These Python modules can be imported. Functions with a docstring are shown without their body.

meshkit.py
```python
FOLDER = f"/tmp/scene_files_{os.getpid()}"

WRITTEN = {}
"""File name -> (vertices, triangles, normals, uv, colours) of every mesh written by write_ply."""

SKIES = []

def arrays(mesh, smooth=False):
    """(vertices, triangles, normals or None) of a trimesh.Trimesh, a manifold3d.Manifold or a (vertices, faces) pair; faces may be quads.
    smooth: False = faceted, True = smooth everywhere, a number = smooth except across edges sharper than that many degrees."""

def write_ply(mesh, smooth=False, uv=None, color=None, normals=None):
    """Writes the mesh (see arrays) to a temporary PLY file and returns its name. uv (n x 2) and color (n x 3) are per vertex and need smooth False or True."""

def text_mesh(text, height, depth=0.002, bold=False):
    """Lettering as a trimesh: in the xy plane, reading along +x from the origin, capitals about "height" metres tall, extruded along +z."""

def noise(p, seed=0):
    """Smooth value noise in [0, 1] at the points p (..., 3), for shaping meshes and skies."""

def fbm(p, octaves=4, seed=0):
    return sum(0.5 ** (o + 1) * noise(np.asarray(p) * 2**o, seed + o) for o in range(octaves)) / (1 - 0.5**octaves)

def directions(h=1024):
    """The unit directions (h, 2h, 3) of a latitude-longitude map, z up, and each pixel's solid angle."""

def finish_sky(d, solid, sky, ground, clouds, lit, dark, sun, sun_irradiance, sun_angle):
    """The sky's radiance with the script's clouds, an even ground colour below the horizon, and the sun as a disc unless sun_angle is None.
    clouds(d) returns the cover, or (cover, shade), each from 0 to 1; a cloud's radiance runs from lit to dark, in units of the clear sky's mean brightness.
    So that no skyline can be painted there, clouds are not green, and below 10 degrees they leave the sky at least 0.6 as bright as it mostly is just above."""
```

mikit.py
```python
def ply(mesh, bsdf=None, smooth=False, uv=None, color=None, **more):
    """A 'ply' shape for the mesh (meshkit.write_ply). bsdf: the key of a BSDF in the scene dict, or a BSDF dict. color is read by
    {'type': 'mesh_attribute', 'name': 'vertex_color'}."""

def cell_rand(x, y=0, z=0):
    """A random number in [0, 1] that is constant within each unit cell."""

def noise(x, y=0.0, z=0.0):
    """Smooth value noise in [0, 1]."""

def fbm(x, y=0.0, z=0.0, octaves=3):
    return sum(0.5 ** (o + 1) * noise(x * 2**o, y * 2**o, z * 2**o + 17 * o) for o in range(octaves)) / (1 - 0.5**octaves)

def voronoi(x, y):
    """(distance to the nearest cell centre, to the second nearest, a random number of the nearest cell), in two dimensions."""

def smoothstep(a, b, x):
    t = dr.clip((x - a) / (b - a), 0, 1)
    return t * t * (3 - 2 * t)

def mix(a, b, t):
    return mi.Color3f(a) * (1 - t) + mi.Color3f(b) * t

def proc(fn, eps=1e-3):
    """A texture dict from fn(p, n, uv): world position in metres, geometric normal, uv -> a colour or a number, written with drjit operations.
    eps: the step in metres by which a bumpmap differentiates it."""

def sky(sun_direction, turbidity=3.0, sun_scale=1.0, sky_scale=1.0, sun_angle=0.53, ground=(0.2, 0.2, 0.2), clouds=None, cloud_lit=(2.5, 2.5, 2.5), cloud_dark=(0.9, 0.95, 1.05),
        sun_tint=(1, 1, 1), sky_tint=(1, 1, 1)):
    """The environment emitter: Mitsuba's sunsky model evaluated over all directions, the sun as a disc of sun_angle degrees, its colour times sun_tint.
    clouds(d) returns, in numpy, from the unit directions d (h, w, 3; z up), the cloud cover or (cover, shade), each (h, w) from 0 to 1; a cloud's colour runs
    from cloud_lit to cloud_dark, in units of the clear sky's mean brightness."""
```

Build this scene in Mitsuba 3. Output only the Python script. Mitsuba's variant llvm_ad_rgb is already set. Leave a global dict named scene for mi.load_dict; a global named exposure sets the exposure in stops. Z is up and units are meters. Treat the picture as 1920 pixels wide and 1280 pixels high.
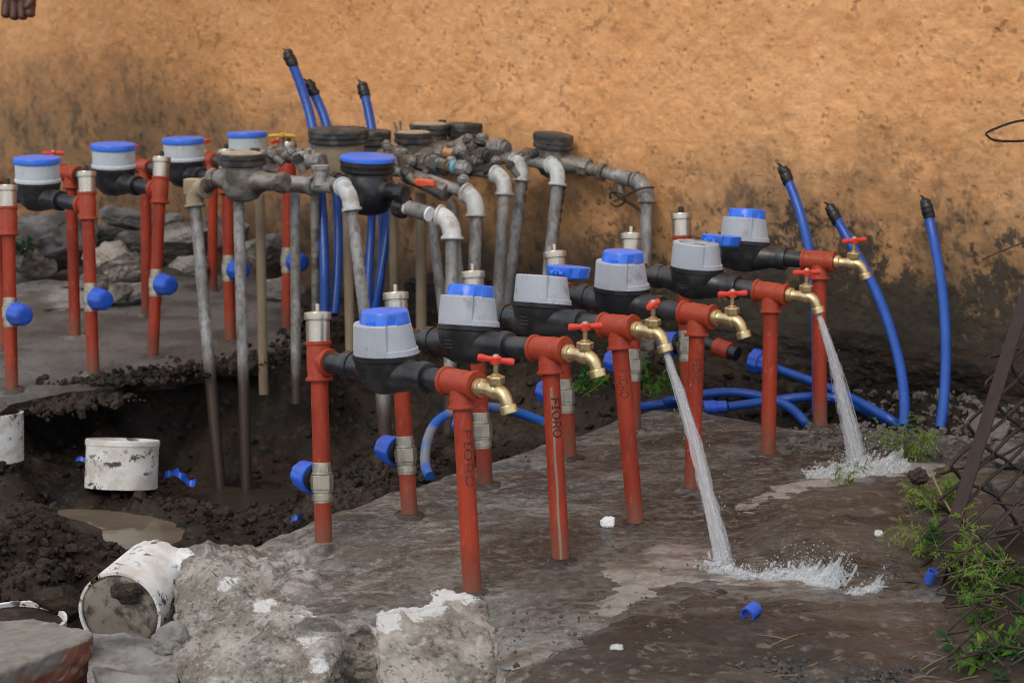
import math
import numpy as np, trimesh, shapely, manifold3d
import drjit as dr, mitsuba as mi
import mikit, meshkit
from mikit import proc, noise, fbm, voronoi, smoothstep, mix
from scipy.interpolate import LinearNDInterpolator, CubicSpline
from scipy.spatial import Delaunay
from scipy.ndimage import gaussian_filter

scene, labels = {'type': 'scene'}, {}
RNG = np.random.default_rng(7)

# ------------------------------------------------------------------ camera, sky, exposure
FPX, W0, H0 = 3200.0, 1920.0, 1280.0            # focal length in pixels of the photograph
PITCH = math.atan(700 / FPX)                    # the horizon lies 700 px above the centre
EYE = np.array([0, 0, 1.0])
FWD = np.array([0, math.cos(PITCH), -math.sin(PITCH)])
UPV = np.array([0, math.sin(PITCH), math.cos(PITCH)])
RGT = np.array([1.0, 0, 0])
scene['camera'] = {
    'type': 'thinlens', 'fov': math.degrees(2 * math.atan(W0 / 2 / FPX)), 'fov_axis': 'x',
    'aperture_radius': 0.0042, 'focus_distance': 3.0, 'near_clip': 0.05, 'far_clip': 400.0,
    'to_world': mi.ScalarTransform4f().look_at(origin=EYE.tolist(), target=(EYE + FWD).tolist(), up=[0, 0, 1]),
    'film': {'type': 'hdrfilm', 'width': 1024, 'height': 682},
}
exposure = 1.98
scene['sky'] = mikit.sky([-0.32, -0.62, 0.72], turbidity=4, sun_scale=0.27, sun_angle=26, clouds=lambda d: 1.0,
                         cloud_lit=(2.2, 2.38, 2.66), cloud_dark=(0.9, 0.95, 1.05))


def PX(px, py, d):
    """The point that is d metres deep along the line of sight of a measured picture position."""
    return EYE + d * (FWD + (px - W0 / 2) / FPX * RGT - (py - H0 / 2) / FPX * UPV)


def G(px, py, z=0.0):
    """The point on the level z seen at a measured picture position."""
    v = FWD + (px - W0 / 2) / FPX * RGT - (py - H0 / 2) / FPX * UPV
    return EYE + v * ((z - EYE[2]) / v[2])


def depth(p):
    return float((np.asarray(p) - EYE) @ FWD)


# ------------------------------------------------------------------ helpers
def key_for(name):
    if name not in scene and name not in labels:
        return name
    k = 1
    while f'{name}_{k:03d}' in scene or f'{name}_{k:03d}' in labels:
        k += 1
    return f'{name}_{k:03d}'


def thing(name, label, cat, group=None):
    k = key_for(name)
    labels[k] = {'label': label, 'category': cat}
    if group:
        labels[k]['group'] = group
    return k


def part(parent, name, mesh, bsdf, smooth=32, label=None, kind=None):
    k = key_for(parent + '__' + name)
    scene[k] = mikit.ply(mesh, bsdf, smooth=smooth)
    if label or kind:
        labels[k] = {}
        if label: labels[k]['label'] = label
        if kind: labels[k]['kind'] = kind
    return k


def single(name, mesh, bsdf, label, cat, group=None, smooth=32, kind=None):
    k = key_for(name)
    scene[k] = mikit.ply(mesh, bsdf, smooth=smooth)
    labels[k] = {'label': label, 'category': cat}
    if group: labels[k]['group'] = group
    if kind: labels[k]['kind'] = kind
    return k


def struct(name, mesh, bsdf, label, smooth=True):
    scene[name] = mikit.ply(mesh, bsdf, smooth=smooth)
    labels[name] = {'label': label, 'category': name.replace('_', ' '), 'kind': 'structure'}
    return name


def unit(v):
    v = np.asarray(v, float)
    return v / np.linalg.norm(v)


def frame(o, z, x=None):
    z = unit(z)
    if x is None:
        x = [1, 0, 0] if abs(z[0]) < 0.8 else [0, 1, 0]
    x = np.asarray(x, float)
    x = unit(x - (x @ z) * z)
    m = np.eye(4)
    m[:3, 0], m[:3, 1], m[:3, 2], m[:3, 3] = x, np.cross(z, x), z, o
    return m


def cat(*ms):
    return trimesh.util.concatenate([m for m in ms])


def lathe(profile, n=32, closed=True):
    """Revolves (r, z) pairs given from bottom to top; ends with r > 0 are capped."""
    pr = [tuple(p) for p in profile]
    if closed and pr[0][0] > 1e-6: pr = [(0, pr[0][1])] + pr
    if closed and pr[-1][0] > 1e-6: pr = pr + [(0, pr[-1][1])]
    v, rings = [], []
    a = np.arange(n) * 2 * np.pi / n
    for r, z in pr:
        s = len(v)
        if r < 1e-6:
            v.append((0, 0, z)); rings.append([s])
        else:
            v += [(r * math.cos(t), r * math.sin(t), z) for t in a]; rings.append(list(range(s, s + n)))
    f = []
    for A, B in zip(rings, rings[1:]):
        for i in range(n):
            j = (i + 1) % n
            if len(A) == 1 and len(B) == 1: break
            if len(A) == 1: f.append((A[0], B[j], B[i]))
            elif len(B) == 1: f.append((A[i], A[j], B[0]))
            else: f += [(A[i], A[j], B[j]), (A[i], B[j], B[i])]
    return trimesh.Trimesh(np.array(v, float), np.array(f), process=False)


def at(mesh, m):
    mesh = mesh.copy(); mesh.apply_transform(m); return mesh


def lathe_at(profile, o, z, n=32, x=None):
    return at(lathe(profile, n), frame(o, z, x))


def rod(a, b, r, n=24, bevel=0.0008, r2=None):
    a, b = np.asarray(a, float), np.asarray(b, float)
    L = np.linalg.norm(b - a); r2 = r if r2 is None else r2
    return lathe_at([(r - bevel, 0), (r, bevel), (r2, L - bevel), (r2 - bevel, L)], a, b - a, n)


def spline(pts, n):
    p = np.asarray(pts, float)
    if len(p) == 2: return p[0] + (p[1] - p[0]) * np.linspace(0, 1, n)[:, None]
    t = np.r_[0, np.cumsum(np.linalg.norm(np.diff(p, axis=0), axis=1) ** 0.7)]
    return CubicSpline(t, p)(np.linspace(0, t[-1], n))


def tube(p, r, n=14, caps=True):
    p = np.asarray(p, float)
    r = np.broadcast_to(r, (len(p),)).astype(float)
    t = np.gradient(p, axis=0); t /= np.linalg.norm(t, axis=1, keepdims=True) + 1e-12
    x = np.cross(t[0], [0.31, 0.2, 0.93]); x /= np.linalg.norm(x)
    v = []
    ang = np.arange(n) * 2 * np.pi / n
    for i in range(len(p)):
        x = x - (x @ t[i]) * t[i]; x /= np.linalg.norm(x)
        y = np.cross(t[i], x)
        v.append(p[i] + r[i] * (np.cos(ang)[:, None] * x + np.sin(ang)[:, None] * y))
    v = np.vstack(v)
    i, j = np.meshgrid(np.arange(len(p) - 1), np.arange(n), indexing='ij')
    q = np.stack([i * n + j, i * n + (j + 1) % n, (i + 1) * n + (j + 1) % n, (i + 1) * n + j], -1).reshape(-1, 4)
    f = np.vstack([q[:, [0, 1, 2]], q[:, [0, 2, 3]]])
    if caps:
        s = len(v); v = np.vstack([v, p[:1], p[-1:]])
        e = (len(p) - 1) * n
        f = np.vstack([f, [(s, (k + 1) % n, k) for k in range(n)], [(s + 1, e + k, e + (k + 1) % n) for k in range(n)]])
    return trimesh.Trimesh(v, f, process=False)


def elbow(a, corner, b, r, n=16):
    """A bend from a to b round the corner with collars at both ends."""
    a, c, b = (np.asarray(q, float) for q in (a, corner, b))
    t = np.linspace(0, 1, 14)[:, None]
    p = (1 - t) ** 2 * a + 2 * t * (1 - t) * c + t ** 2 * b
    u, w = unit(c - a), unit(b - c)
    m = tube(p, r, n)
    col = [(r + .0002, 0), (r * 1.2, .001), (r * 1.22, .004), (r * 1.2, .0075), (r + .0002, .009)]
    return cat(m, lathe_at(col, a - u * .001, u, n), lathe_at(col, b - w * .008, w, n))


def hexnut(o, z, r, L, n=6):
    return lathe_at([(r * .93, 0), (r, L * .1), (r, L * .9), (r * .93, L)], o, z, n)


def rock(center, size, seed, rotz=0.0, tilt=(0, 0), sub=4, amp=0.10, box=3.2, cuts=5):
    m = trimesh.creation.icosphere(sub)
    rg = np.random.default_rng(seed)
    d = np.array(m.vertices)
    v = d / (np.abs(d) ** box).sum(1, keepdims=True) ** (1 / box)
    for _ in range(cuts):
        nrm = unit(rg.normal(size=3)); lim = rg.uniform(.62, .92)
        k = np.maximum(0, v @ nrm - lim); v = v - k[:, None] * nrm
    v = v * (1 + amp * 1.6 * (meshkit.fbm(d * 1.9 + seed * 3.1, 3, seed) - .5)[:, None] + amp * .7 * (meshkit.fbm(d * 9 + seed, 3, seed + 5) - .5)[:, None])
    m.vertices = v * np.asarray(size) / 2
    R = trimesh.transformations.euler_matrix(tilt[0], tilt[1], rotz)
    R[:3, 3] = center
    m.apply_transform(R)
    return m


def hull_rock(pts, seed, edge=0.012, amp=0.012, fine=0.004):
    m = trimesh.convex.convex_hull(np.asarray(pts))
    v, f = trimesh.remesh.subdivide_to_size(m.vertices, m.faces, edge, max_iter=12)
    m = trimesh.Trimesh(v, f); m.merge_vertices()
    trimesh.smoothing.filter_laplacian(m, lamb=0.5, iterations=3)
    n, v = np.array(m.vertex_normals), np.array(m.vertices)
    v = v + n * (amp * (meshkit.fbm(v * 14, 4, seed) - .5) * 2 + fine * (meshkit.fbm(v * 90, 3, seed + 9) - .5) * 2)[:, None]
    m.vertices = v
    return m


def slab(pts, res, zfn, thick, jag, seed, rough=0.02, rings=6):
    """A thick plate with a broken outline: (top mesh, side mesh)."""
    poly = shapely.Polygon(np.asarray(pts)[:, :2])
    L = poly.exterior.length
    n = int(L / res)
    b = np.array([poly.exterior.interpolate(i * L / n).coords[0] for i in range(n)])
    if not poly.exterior.is_ccw: b = b[::-1]
    tg = np.roll(b, -1, 0) - np.roll(b, 1, 0); tg /= np.linalg.norm(tg, axis=1, keepdims=True)
    nr = np.stack([tg[:, 1], -tg[:, 0]], 1)
    b3 = np.c_[b, np.zeros(n)]
    b = b + nr * (jag * 2 * (meshkit.fbm(b3 * 13, 4, seed) - .5))[:, None]
    poly = shapely.Polygon(b).buffer(0)
    if hasattr(poly, 'geoms'): poly = max(poly.geoms, key=lambda g_: g_.area)
    x0, y0, x1, y1 = poly.bounds
    gx, gy = np.meshgrid(np.arange(x0, x1, res), np.arange(y0, y1, res))
    g = np.c_[gx.ravel(), gy.ravel()] + np.random.default_rng(seed).uniform(-.25, .25, (gx.size, 2)) * res
    g = g[shapely.contains_xy(poly.buffer(-res * .6), g[:, 0], g[:, 1])]
    p = np.vstack([b, g])
    t = Delaunay(p).simplices
    c = p[t].mean(1)
    t = t[shapely.contains_xy(poly, c[:, 0], c[:, 1])]
    q = p[t]
    area = (q[:, 1, 0] - q[:, 0, 0]) * (q[:, 2, 1] - q[:, 0, 1]) - (q[:, 1, 1] - q[:, 0, 1]) * (q[:, 2, 0] - q[:, 0, 0])
    t[area < 0] = t[area < 0][:, ::-1]
    z = zfn(p, poly)
    top = trimesh.Trimesh(np.c_[p, z], t, process=False)
    R = [np.c_[b, z[:n]]]
    for k in range(1, rings + 1):
        zz = z[:n] - thick * k / rings
        fine_ = .013 * (meshkit.fbm(np.c_[b, zz] * 75, 3, seed + 6) - .5)
        off = rough * (2 * (meshkit.fbm(np.c_[b, zz] * 22, 4, seed + 3) - .5) + .9 * (meshkit.fbm(np.c_[b, zz] * 7, 2, seed + 5) - .5))
        R.append(np.c_[b + nr * ((off + fine_ * min(1, rough / .019)) * min(1, k / 1.5))[:, None], zz + (rough * .25 * (meshkit.fbm(np.c_[b, zz] * 40, 2, seed + 8) - .5) if k < rings else 0)])
    v = np.vstack(R)
    i, j = np.meshgrid(np.arange(rings), np.arange(n), indexing='ij')
    a, bb, cc, dd = i * n + j, i * n + (j + 1) % n, (i + 1) * n + (j + 1) % n, (i + 1) * n + j
    f = np.vstack([np.stack([a, dd, cc], -1).reshape(-1, 3), np.stack([a, cc, bb], -1).reshape(-1, 3)])
    return top, trimesh.Trimesh(v, f, process=False), poly


# ------------------------------------------------------------------ materials
def bsdf(key, **kw):
    scene[key] = {'type': 'twosided', 'id': key, 'b': {'type': 'principled', **kw}} if False else {'type': 'twosided', 'b': {'type': 'principled', **kw}}
    return key


def rgb(*c):
    return {'type': 'rgb', 'value': list(c)}


def bumped(key, height, scale=1.0, **kw):
    scene[key] = {'type': 'twosided', 'b': {'type': 'bumpmap', 'scale': scale, 'tex': height, 'nested': {'type': 'principled', **kw}}}
    return key


WALL_A, WALL_B = G(100, 455), G(1750, 715)       # two points of the foot of the wall
WU = unit(WALL_B - WALL_A); WN = np.array([WU[1], -WU[0], 0.0])   # along the wall, and out of it towards the viewer
wu_x, wu_y, wo = float(WU[0]), float(WU[1]), float(WALL_A @ WU)


def rfbm(x, y, z=0.0, octaves=5, gain=.6):
    """Noise whose octaves are turned against each other, grainier than fbm; about 0.5 +- 0.2."""
    x, y, z = mi.Float(x), mi.Float(y), mi.Float(z)
    v, a, t = mi.Float(0), 1.0, 0.0
    for o in range(octaves):
        v = v + a * noise(x, y, z); t += a; a *= gain
        x, y, z = 2.03 * (.80 * x - .52 * y + .30 * z) + 7.1, 2.03 * (.60 * x + .69 * y - .40 * z) + 3.7, 2.03 * (.02 * x + .50 * y + .86 * z) + 1.9
    return v / t


def wall_color(p, n, uv):
    s = p.x * wu_x + p.y * wu_y - wo              # metres along the wall from its left foot point
    z = p.z
    big = rfbm(s * 1.3 + 3.3, z * 1.1, 3.0, 4)
    mid = rfbm(s * 6, z * 6, 9.0, 5)
    fine = rfbm(s * 60, z * 60, 2.0, 4, .75)
    c = mix((0.66, 0.322, 0.128), (0.74, 0.395, 0.178), smoothstep(.25, .75, big))
    c = mix(c, (0.79, 0.455, 0.235), smoothstep(.40, .80, mid) * .4)
    c = mix(c, (0.55, 0.225, 0.07), smoothstep(.5, .75, rfbm(s * 17, z * 17, 5.0, 5)) * .3)
    pits = smoothstep(.63, .75, rfbm(s * 42, z * 42, 4.0, 3)) * smoothstep(.42, .62, rfbm(s * 3, z * 3, 8.0, 4))
    c = mix(c, (0.23, 0.105, 0.045), pits * .55)
    v1, _, vr = voronoi(s * 34 + .6 * mid, z * 30 + .6 * big)
    c = mix(c, (0.30, 0.145, 0.065), smoothstep(.26 - .1 * mid, .08, v1 + .25 * (fine - .5)) * smoothstep(.88, .93, vr) * .6)
    v2, _, vr2 = voronoi(s * 75, z * 70)
    c = mix(c, (0.36, 0.18, 0.08), smoothstep(.34, .15, v2 + .25 * (mid - .5)) * smoothstep(.78, .86, vr2) * .28)
    # soot and grime towards the left end of the wall
    left = smoothstep(2.0, .0, s + 1.0 * (big - .5))
    c = mix(c, (0.29, 0.135, 0.058), left * (.30 + .42 * smoothstep(.3, .75, rfbm(s * 3.0, z * 1.0, 6.0, 4))))
    # damp: grey mould on the left, brown in the middle, black at the right end
    edge = .47 + .40 * (rfbm(s * 2.2, z * 1.5, 7.0, 5) - .5) - .06 * smoothstep(1.0, 2.6, s)
    edge = edge + .10 * smoothstep(.9, .2, s)
    soft = smoothstep(edge + .20, edge - .14, z + .40 * (mid - .5))
    c = mix(c, mix((0.25, 0.150, 0.072), (0.120, 0.092, 0.060), smoothstep(.35, .65, rfbm(s * 8, z * 5, 2.5, 5))), soft * .72)
    c = mix(c, (0.060, 0.051, 0.038), soft * smoothstep(.48, .68, rfbm(s * 24, z * 14, 5.5, 5, .7)) * .75)
    right = smoothstep(2.1, 2.75, s + .8 * (mid - .5))
    grain = rfbm(s * 30, z * 27, 3.0, 5, .8)
    hard = smoothstep(.42, .60, grain + (edge - .15 - z) * 1.35) * right
    c = mix(c, mix((0.022, 0.020, 0.016), (0.062, 0.054, 0.041), fine), hard * .92)
    foot = smoothstep(.32, .08, z + .45 * (mid - .5)) * smoothstep(.3, 1.6, s)
    c = mix(c, (0.038, 0.033, 0.026), foot * .82)
    return c * (.80 + .40 * fine)


def wall_h(p, n, uv):
    s = p.x * wu_x + p.y * wu_y - wo
    v1, _, vr = voronoi(s * 34, p.z * 30)
    return fbm(s * 52, p.z * 50, 2.0, 4) - .6 * smoothstep(.3, .1, v1) * smoothstep(.88, .93, vr)


bumped('m_wall', proc(wall_h), .0055, base_color=proc(wall_color), roughness=.85, specular=.3)


def soil_color(p, n, uv):
    a, b = rfbm(p.x * 6, p.y * 6, p.z * 6, 5), rfbm(p.x * 60, p.y * 60, p.z * 60, 4, .7)
    c = mix((0.008, 0.0063, 0.005), (0.032, 0.025, 0.0195), smoothstep(.32, .68, a))
    c = mix(c, (0.075, 0.061, 0.049), smoothstep(.57, .75, b) * .5)
    c = mix(c, (0.07, 0.04, 0.025), smoothstep(.5, .7, rfbm(p.x * 14, p.y * 14, p.z * 14, 3)) * .3)
    return c


bumped('m_soil', proc(lambda p, n, uv: rfbm(p.x * 60, p.y * 60, p.z * 60, 5, .7)), .010, base_color=proc(soil_color),
       roughness=proc(lambda p, n, uv: .42 + .45 * fbm(p.x * 9, p.y * 9, 1.0, 3)), specular=.22)


LANDS = [G(1358, 1058), G(1610, 884)]


def wetness(p):
    w = mi.Float(0)
    for q in LANDS:
        w = dr.maximum(w, dr.exp(-(dr.square((p.x - float(q[0])) / .50) + dr.square((p.y - float(q[1])) / .38))))
    return smoothstep(.22, .60, w + .9 * (rfbm(p.x * 6, p.y * 11, 4.0, 4, .65) - .5))


def slab_color(p, n, uv):
    x, y = p.x, p.y
    w = rfbm(x * 5, y * 5, 1.0, 4) - .5
    st = rfbm(x * 5 + y * 1.2 + 2 * w, y * 11 - x * 3 + w * 4, 0.0, 5, .7)       # mud drawn out along the way the water runs
    st2 = rfbm(x * 26 + w, y * 58 - x * 12 + w * 6, 3.0, 5, .75)
    sp = rfbm(x * 95, y * 110, 5.0, 4, .85)
    c = mix((0.082, 0.075, 0.068), (0.135, 0.127, 0.117), smoothstep(.3, .7, rfbm(x * 7, y * 10, 2.0, 5)))
    c = mix(c, (0.040, 0.031, 0.025), smoothstep(.42, .60, st) * .72)
    c = mix(c, (0.026, 0.020, 0.016), smoothstep(.47, .62, st2) * .6)
    c = mix(c, (0.235, 0.228, 0.216), smoothstep(.54, .68, rfbm(x * 20 + 4 + w, y * 48 - x * 9 + w * 5, 7.0, 5, .75)) * .5)
    c = mix(c, (0.20, 0.185, 0.165), smoothstep(.60, .70, sp) * .5)
    c = mix(c, (0.022, 0.017, 0.014), smoothstep(.44, .36, sp) * .5)
    c = mix(c, (0.17, 0.162, 0.15), smoothstep(3.15, 2.55, y + .9 * w) * smoothstep(.40, .62, st2) * .5)
    cr = smoothstep(.25, .7, dr.exp(-dr.square((x + .46) / .17) - dr.square((y - 2.75) / .16)) + .5 * (w + .0))
    k = rfbm(x * 55, y * 55, 9.0, 4, .8)
    c = mix(c, mix((0.085, 0.075, 0.066), (0.265, 0.247, 0.225), smoothstep(.36, .62, k)), cr * .85)
    return c * (.86 + .84 * sp) * (1 - .38 * wetness(p))


bumped('m_slab', proc(lambda p, n, uv: rfbm(p.x * 70, p.y * 85, p.z * 40, 5, .8)), .0048,
       base_color=proc(slab_color), roughness=proc(lambda p, n, uv: (.34 + .42 * smoothstep(.35, .62, fbm(p.x * 4, p.y * 14 - p.x * 4, 2.0, 3))) * (1 - .75 * wetness(p))), specular=.45)


def slab2_color(p, n, uv):
    x, y = p.x, p.y
    c = mix((0.068, 0.065, 0.063), (0.112, 0.108, 0.106), smoothstep(.3, .7, rfbm(x * 4, y * 4, 2.0, 5)))
    c = mix(c, (0.040, 0.034, 0.030), smoothstep(.45, .66, rfbm(x * 6 + 3, y * 9, 6.0, 5, .65)) * .6)
    g = rfbm(x * 50, y * 50, 3.0, 4, .8)
    c = mix(c, (0.03, 0.026, 0.022), smoothstep(.58, .68, g) * .7)
    return c * (.82 + .7 * g)


bumped('m_slab_far', proc(lambda p, n, uv: rfbm(p.x * 45, p.y * 45, p.z * 45, 5, .75)), .007, base_color=proc(slab2_color), roughness=.6, specular=.4)


def mud_color(p, n, uv):
    x, y = p.x, p.y
    g = rfbm(x * 80, y * 80, 1.0, 4, .8)
    c = mix((0.023, 0.017, 0.014), (0.056, 0.043, 0.035), smoothstep(.3, .7, rfbm(x * 5, y * 8, 2.0, 5, .65)))
    c = mix(c, (0.050, 0.029, 0.022), smoothstep(.45, .68, rfbm(x * 3, y * 3, 8.0, 4)) * .55)
    c = mix(c, (0.15, 0.135, 0.118), smoothstep(.58, .72, rfbm(x * 46, y * 46, 4.0, 4, .75)) * .55)
    c = mix(c, (0.09, 0.082, 0.072), smoothstep(.48, .66, rfbm(x * 8 + 2, y * 20, 5.0, 5, .7)) * .4)
    return c * (.66 + .88 * g)


bumped('m_mud', proc(lambda p, n, uv: rfbm(p.x * 50, p.y * 60, p.z * 50, 5, .75)), .010, base_color=proc(mud_color),
       roughness=proc(lambda p, n, uv: (.30 + .5 * fbm(p.x * 12, p.y * 18, 1.0, 3)) * (1 - .7 * wetness(p))), specular=.45)

PAINT = [(PX(592, 1200, 2.70), .030, .050), (PX(600, 1250, 2.64), .014, .03), (G(430, 1096), .020, .008), (G(500, 1136), .020, .008), (G(352, 1036), .024, .014),
         (G(725, 1155), .024, .045), (G(790, 1132), .035, .020), (G(850, 1116), .035, .020)]


def broken_color(p, n, uv):
    a, b = rfbm(p.x * 16, p.y * 16, p.z * 16, 5), rfbm(p.x * 80, p.y * 80, p.z * 80, 4, .8)
    c = mix((0.19, 0.172, 0.152), (0.37, 0.345, 0.315), smoothstep(.35, .65, a))
    c = mix(c, (0.13, 0.09, 0.062), smoothstep(.5, .68, rfbm(p.x * 10, p.y * 10, p.z * 10 + 4, 4)) * .55)
    c = mix(c, (0.46, 0.44, 0.41), smoothstep(.56, .70, b) * .6)
    c = mix(c, (0.06, 0.05, 0.04), smoothstep(.43, .33, b) * .7)
    w = mi.Float(0)
    for q, rad, dz in PAINT:
        d = dr.sqrt(dr.square((p.x - float(q[0])) / rad) + dr.square((p.y - float(q[1])) / (rad * 1.3)) + dr.square(dr.minimum(p.z - float(q[2]), 0) / dz))
        w = dr.maximum(w, smoothstep(1.1, .75, d + 2.0 * (a - .5) + 1.9 * (b - .5)))
    return mix(c, (0.60, 0.60, 0.59), w * .9)


bumped('m_broken', proc(lambda p, n, uv: rfbm(p.x * 55, p.y * 55, p.z * 55, 5, .8)), .016, base_color=proc(broken_color), roughness=.8, specular=.25)


def rubble_color(p, n, uv):
    a, b = rfbm(p.x * 9, p.y * 9, p.z * 9, 5), rfbm(p.x * 60, p.y * 60, p.z * 60, 4, .75)
    c = mix((0.095, 0.088, 0.081), (0.245, 0.237, 0.228), smoothstep(.35, .62, a))
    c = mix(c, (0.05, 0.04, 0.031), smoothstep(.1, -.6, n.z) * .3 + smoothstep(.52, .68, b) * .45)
    return c * (.7 + .6 * b)


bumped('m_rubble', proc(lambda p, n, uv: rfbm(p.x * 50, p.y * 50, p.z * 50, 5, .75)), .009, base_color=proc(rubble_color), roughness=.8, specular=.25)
bumped('m_stone', proc(lambda p, n, uv: rfbm(p.x * 50, p.y * 50, p.z * 50, 5, .75)), .009, base_color=proc(lambda p, n, uv: mix((0.055, 0.048, 0.042), (0.14, 0.132, 0.123), smoothstep(.3, .7, rfbm(p.x * 20, p.y * 20, p.z * 20, 5, .7)))), roughness=.75, specular=.25)
bumped('m_brick', proc(lambda p, n, uv: fbm(p.x * 60, p.y * 60, p.z * 60, 3)), .006,
       base_color=proc(lambda p, n, uv: mix((0.20, 0.185, 0.165), (0.17, 0.066, 0.045), smoothstep(.35, .1, n.z) * smoothstep(.3, .5, fbm(p.x * 12, p.y * 12, p.z * 12, 3))) * (.7 + .5 * fbm(p.x * 50, p.y * 50, p.z * 50, 3))),
       roughness=.85, specular=.2)


def red_color(p, n, uv):
    a = fbm(p.x * 30, p.y * 30, p.z * 9, 3)
    c = mix((0.315, 0.038, 0.014), (0.235, 0.026, 0.010), smoothstep(.35, .7, a))
    c = mix(c, (0.40, 0.11, 0.07), smoothstep(.66, .78, fbm(p.x * 160, p.y * 160, p.z * 40, 2)) * .35)
    return mix(c, (0.13, 0.075, 0.05), smoothstep(.10, .0, p.z + .06 * (a - .5)) * .7)


bsdf('m_red', base_color=proc(red_color), roughness=.45, specular=.28)
bsdf('m_red_fitting', base_color=proc(lambda p, n, uv: mix((0.37, 0.056, 0.025), (0.28, 0.038, 0.017), rfbm(p.x * 40, p.y * 40, p.z * 40, 4))), roughness=.40, specular=.35)
bsdf('m_brass', base_color=proc(lambda p, n, uv: mix((0.78, 0.63, 0.36), (0.56, 0.43, 0.22), fbm(p.x * 90, p.y * 90, p.z * 90, 3))), metallic=.9, roughness=.34)
bsdf('m_nickel', base_color=proc(lambda p, n, uv: mix((0.66, 0.60, 0.50), (0.46, 0.40, 0.32), fbm(p.x * 60, p.y * 60, p.z * 30, 3))), metallic=.9, roughness=.30)
bsdf('m_valve', base_color=proc(lambda p, n, uv: mix((0.50, 0.46, 0.37), (0.30, 0.26, 0.20), fbm(p.x * 70, p.y * 70, p.z * 70, 3))), metallic=.75, roughness=.38)


def galv_color(p, n, uv):
    a, b = rfbm(p.x * 22, p.y * 22, p.z * 9, 5), rfbm(p.x * 90, p.y * 90, p.z * 50, 4, .7)
    c = mix((0.17, 0.17, 0.165), (0.33, 0.335, 0.335), smoothstep(.3, .7, a))
    c = mix(c, (0.10, 0.07, 0.05), smoothstep(.46, .68, b) * .6)
    return mix(c, (0.05, 0.034, 0.026), smoothstep(.06, -.03, p.z + .08 * (a - .5)))


bsdf('m_galv', base_color=proc(galv_color), metallic=.25, roughness=.5, specular=.45)


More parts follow.
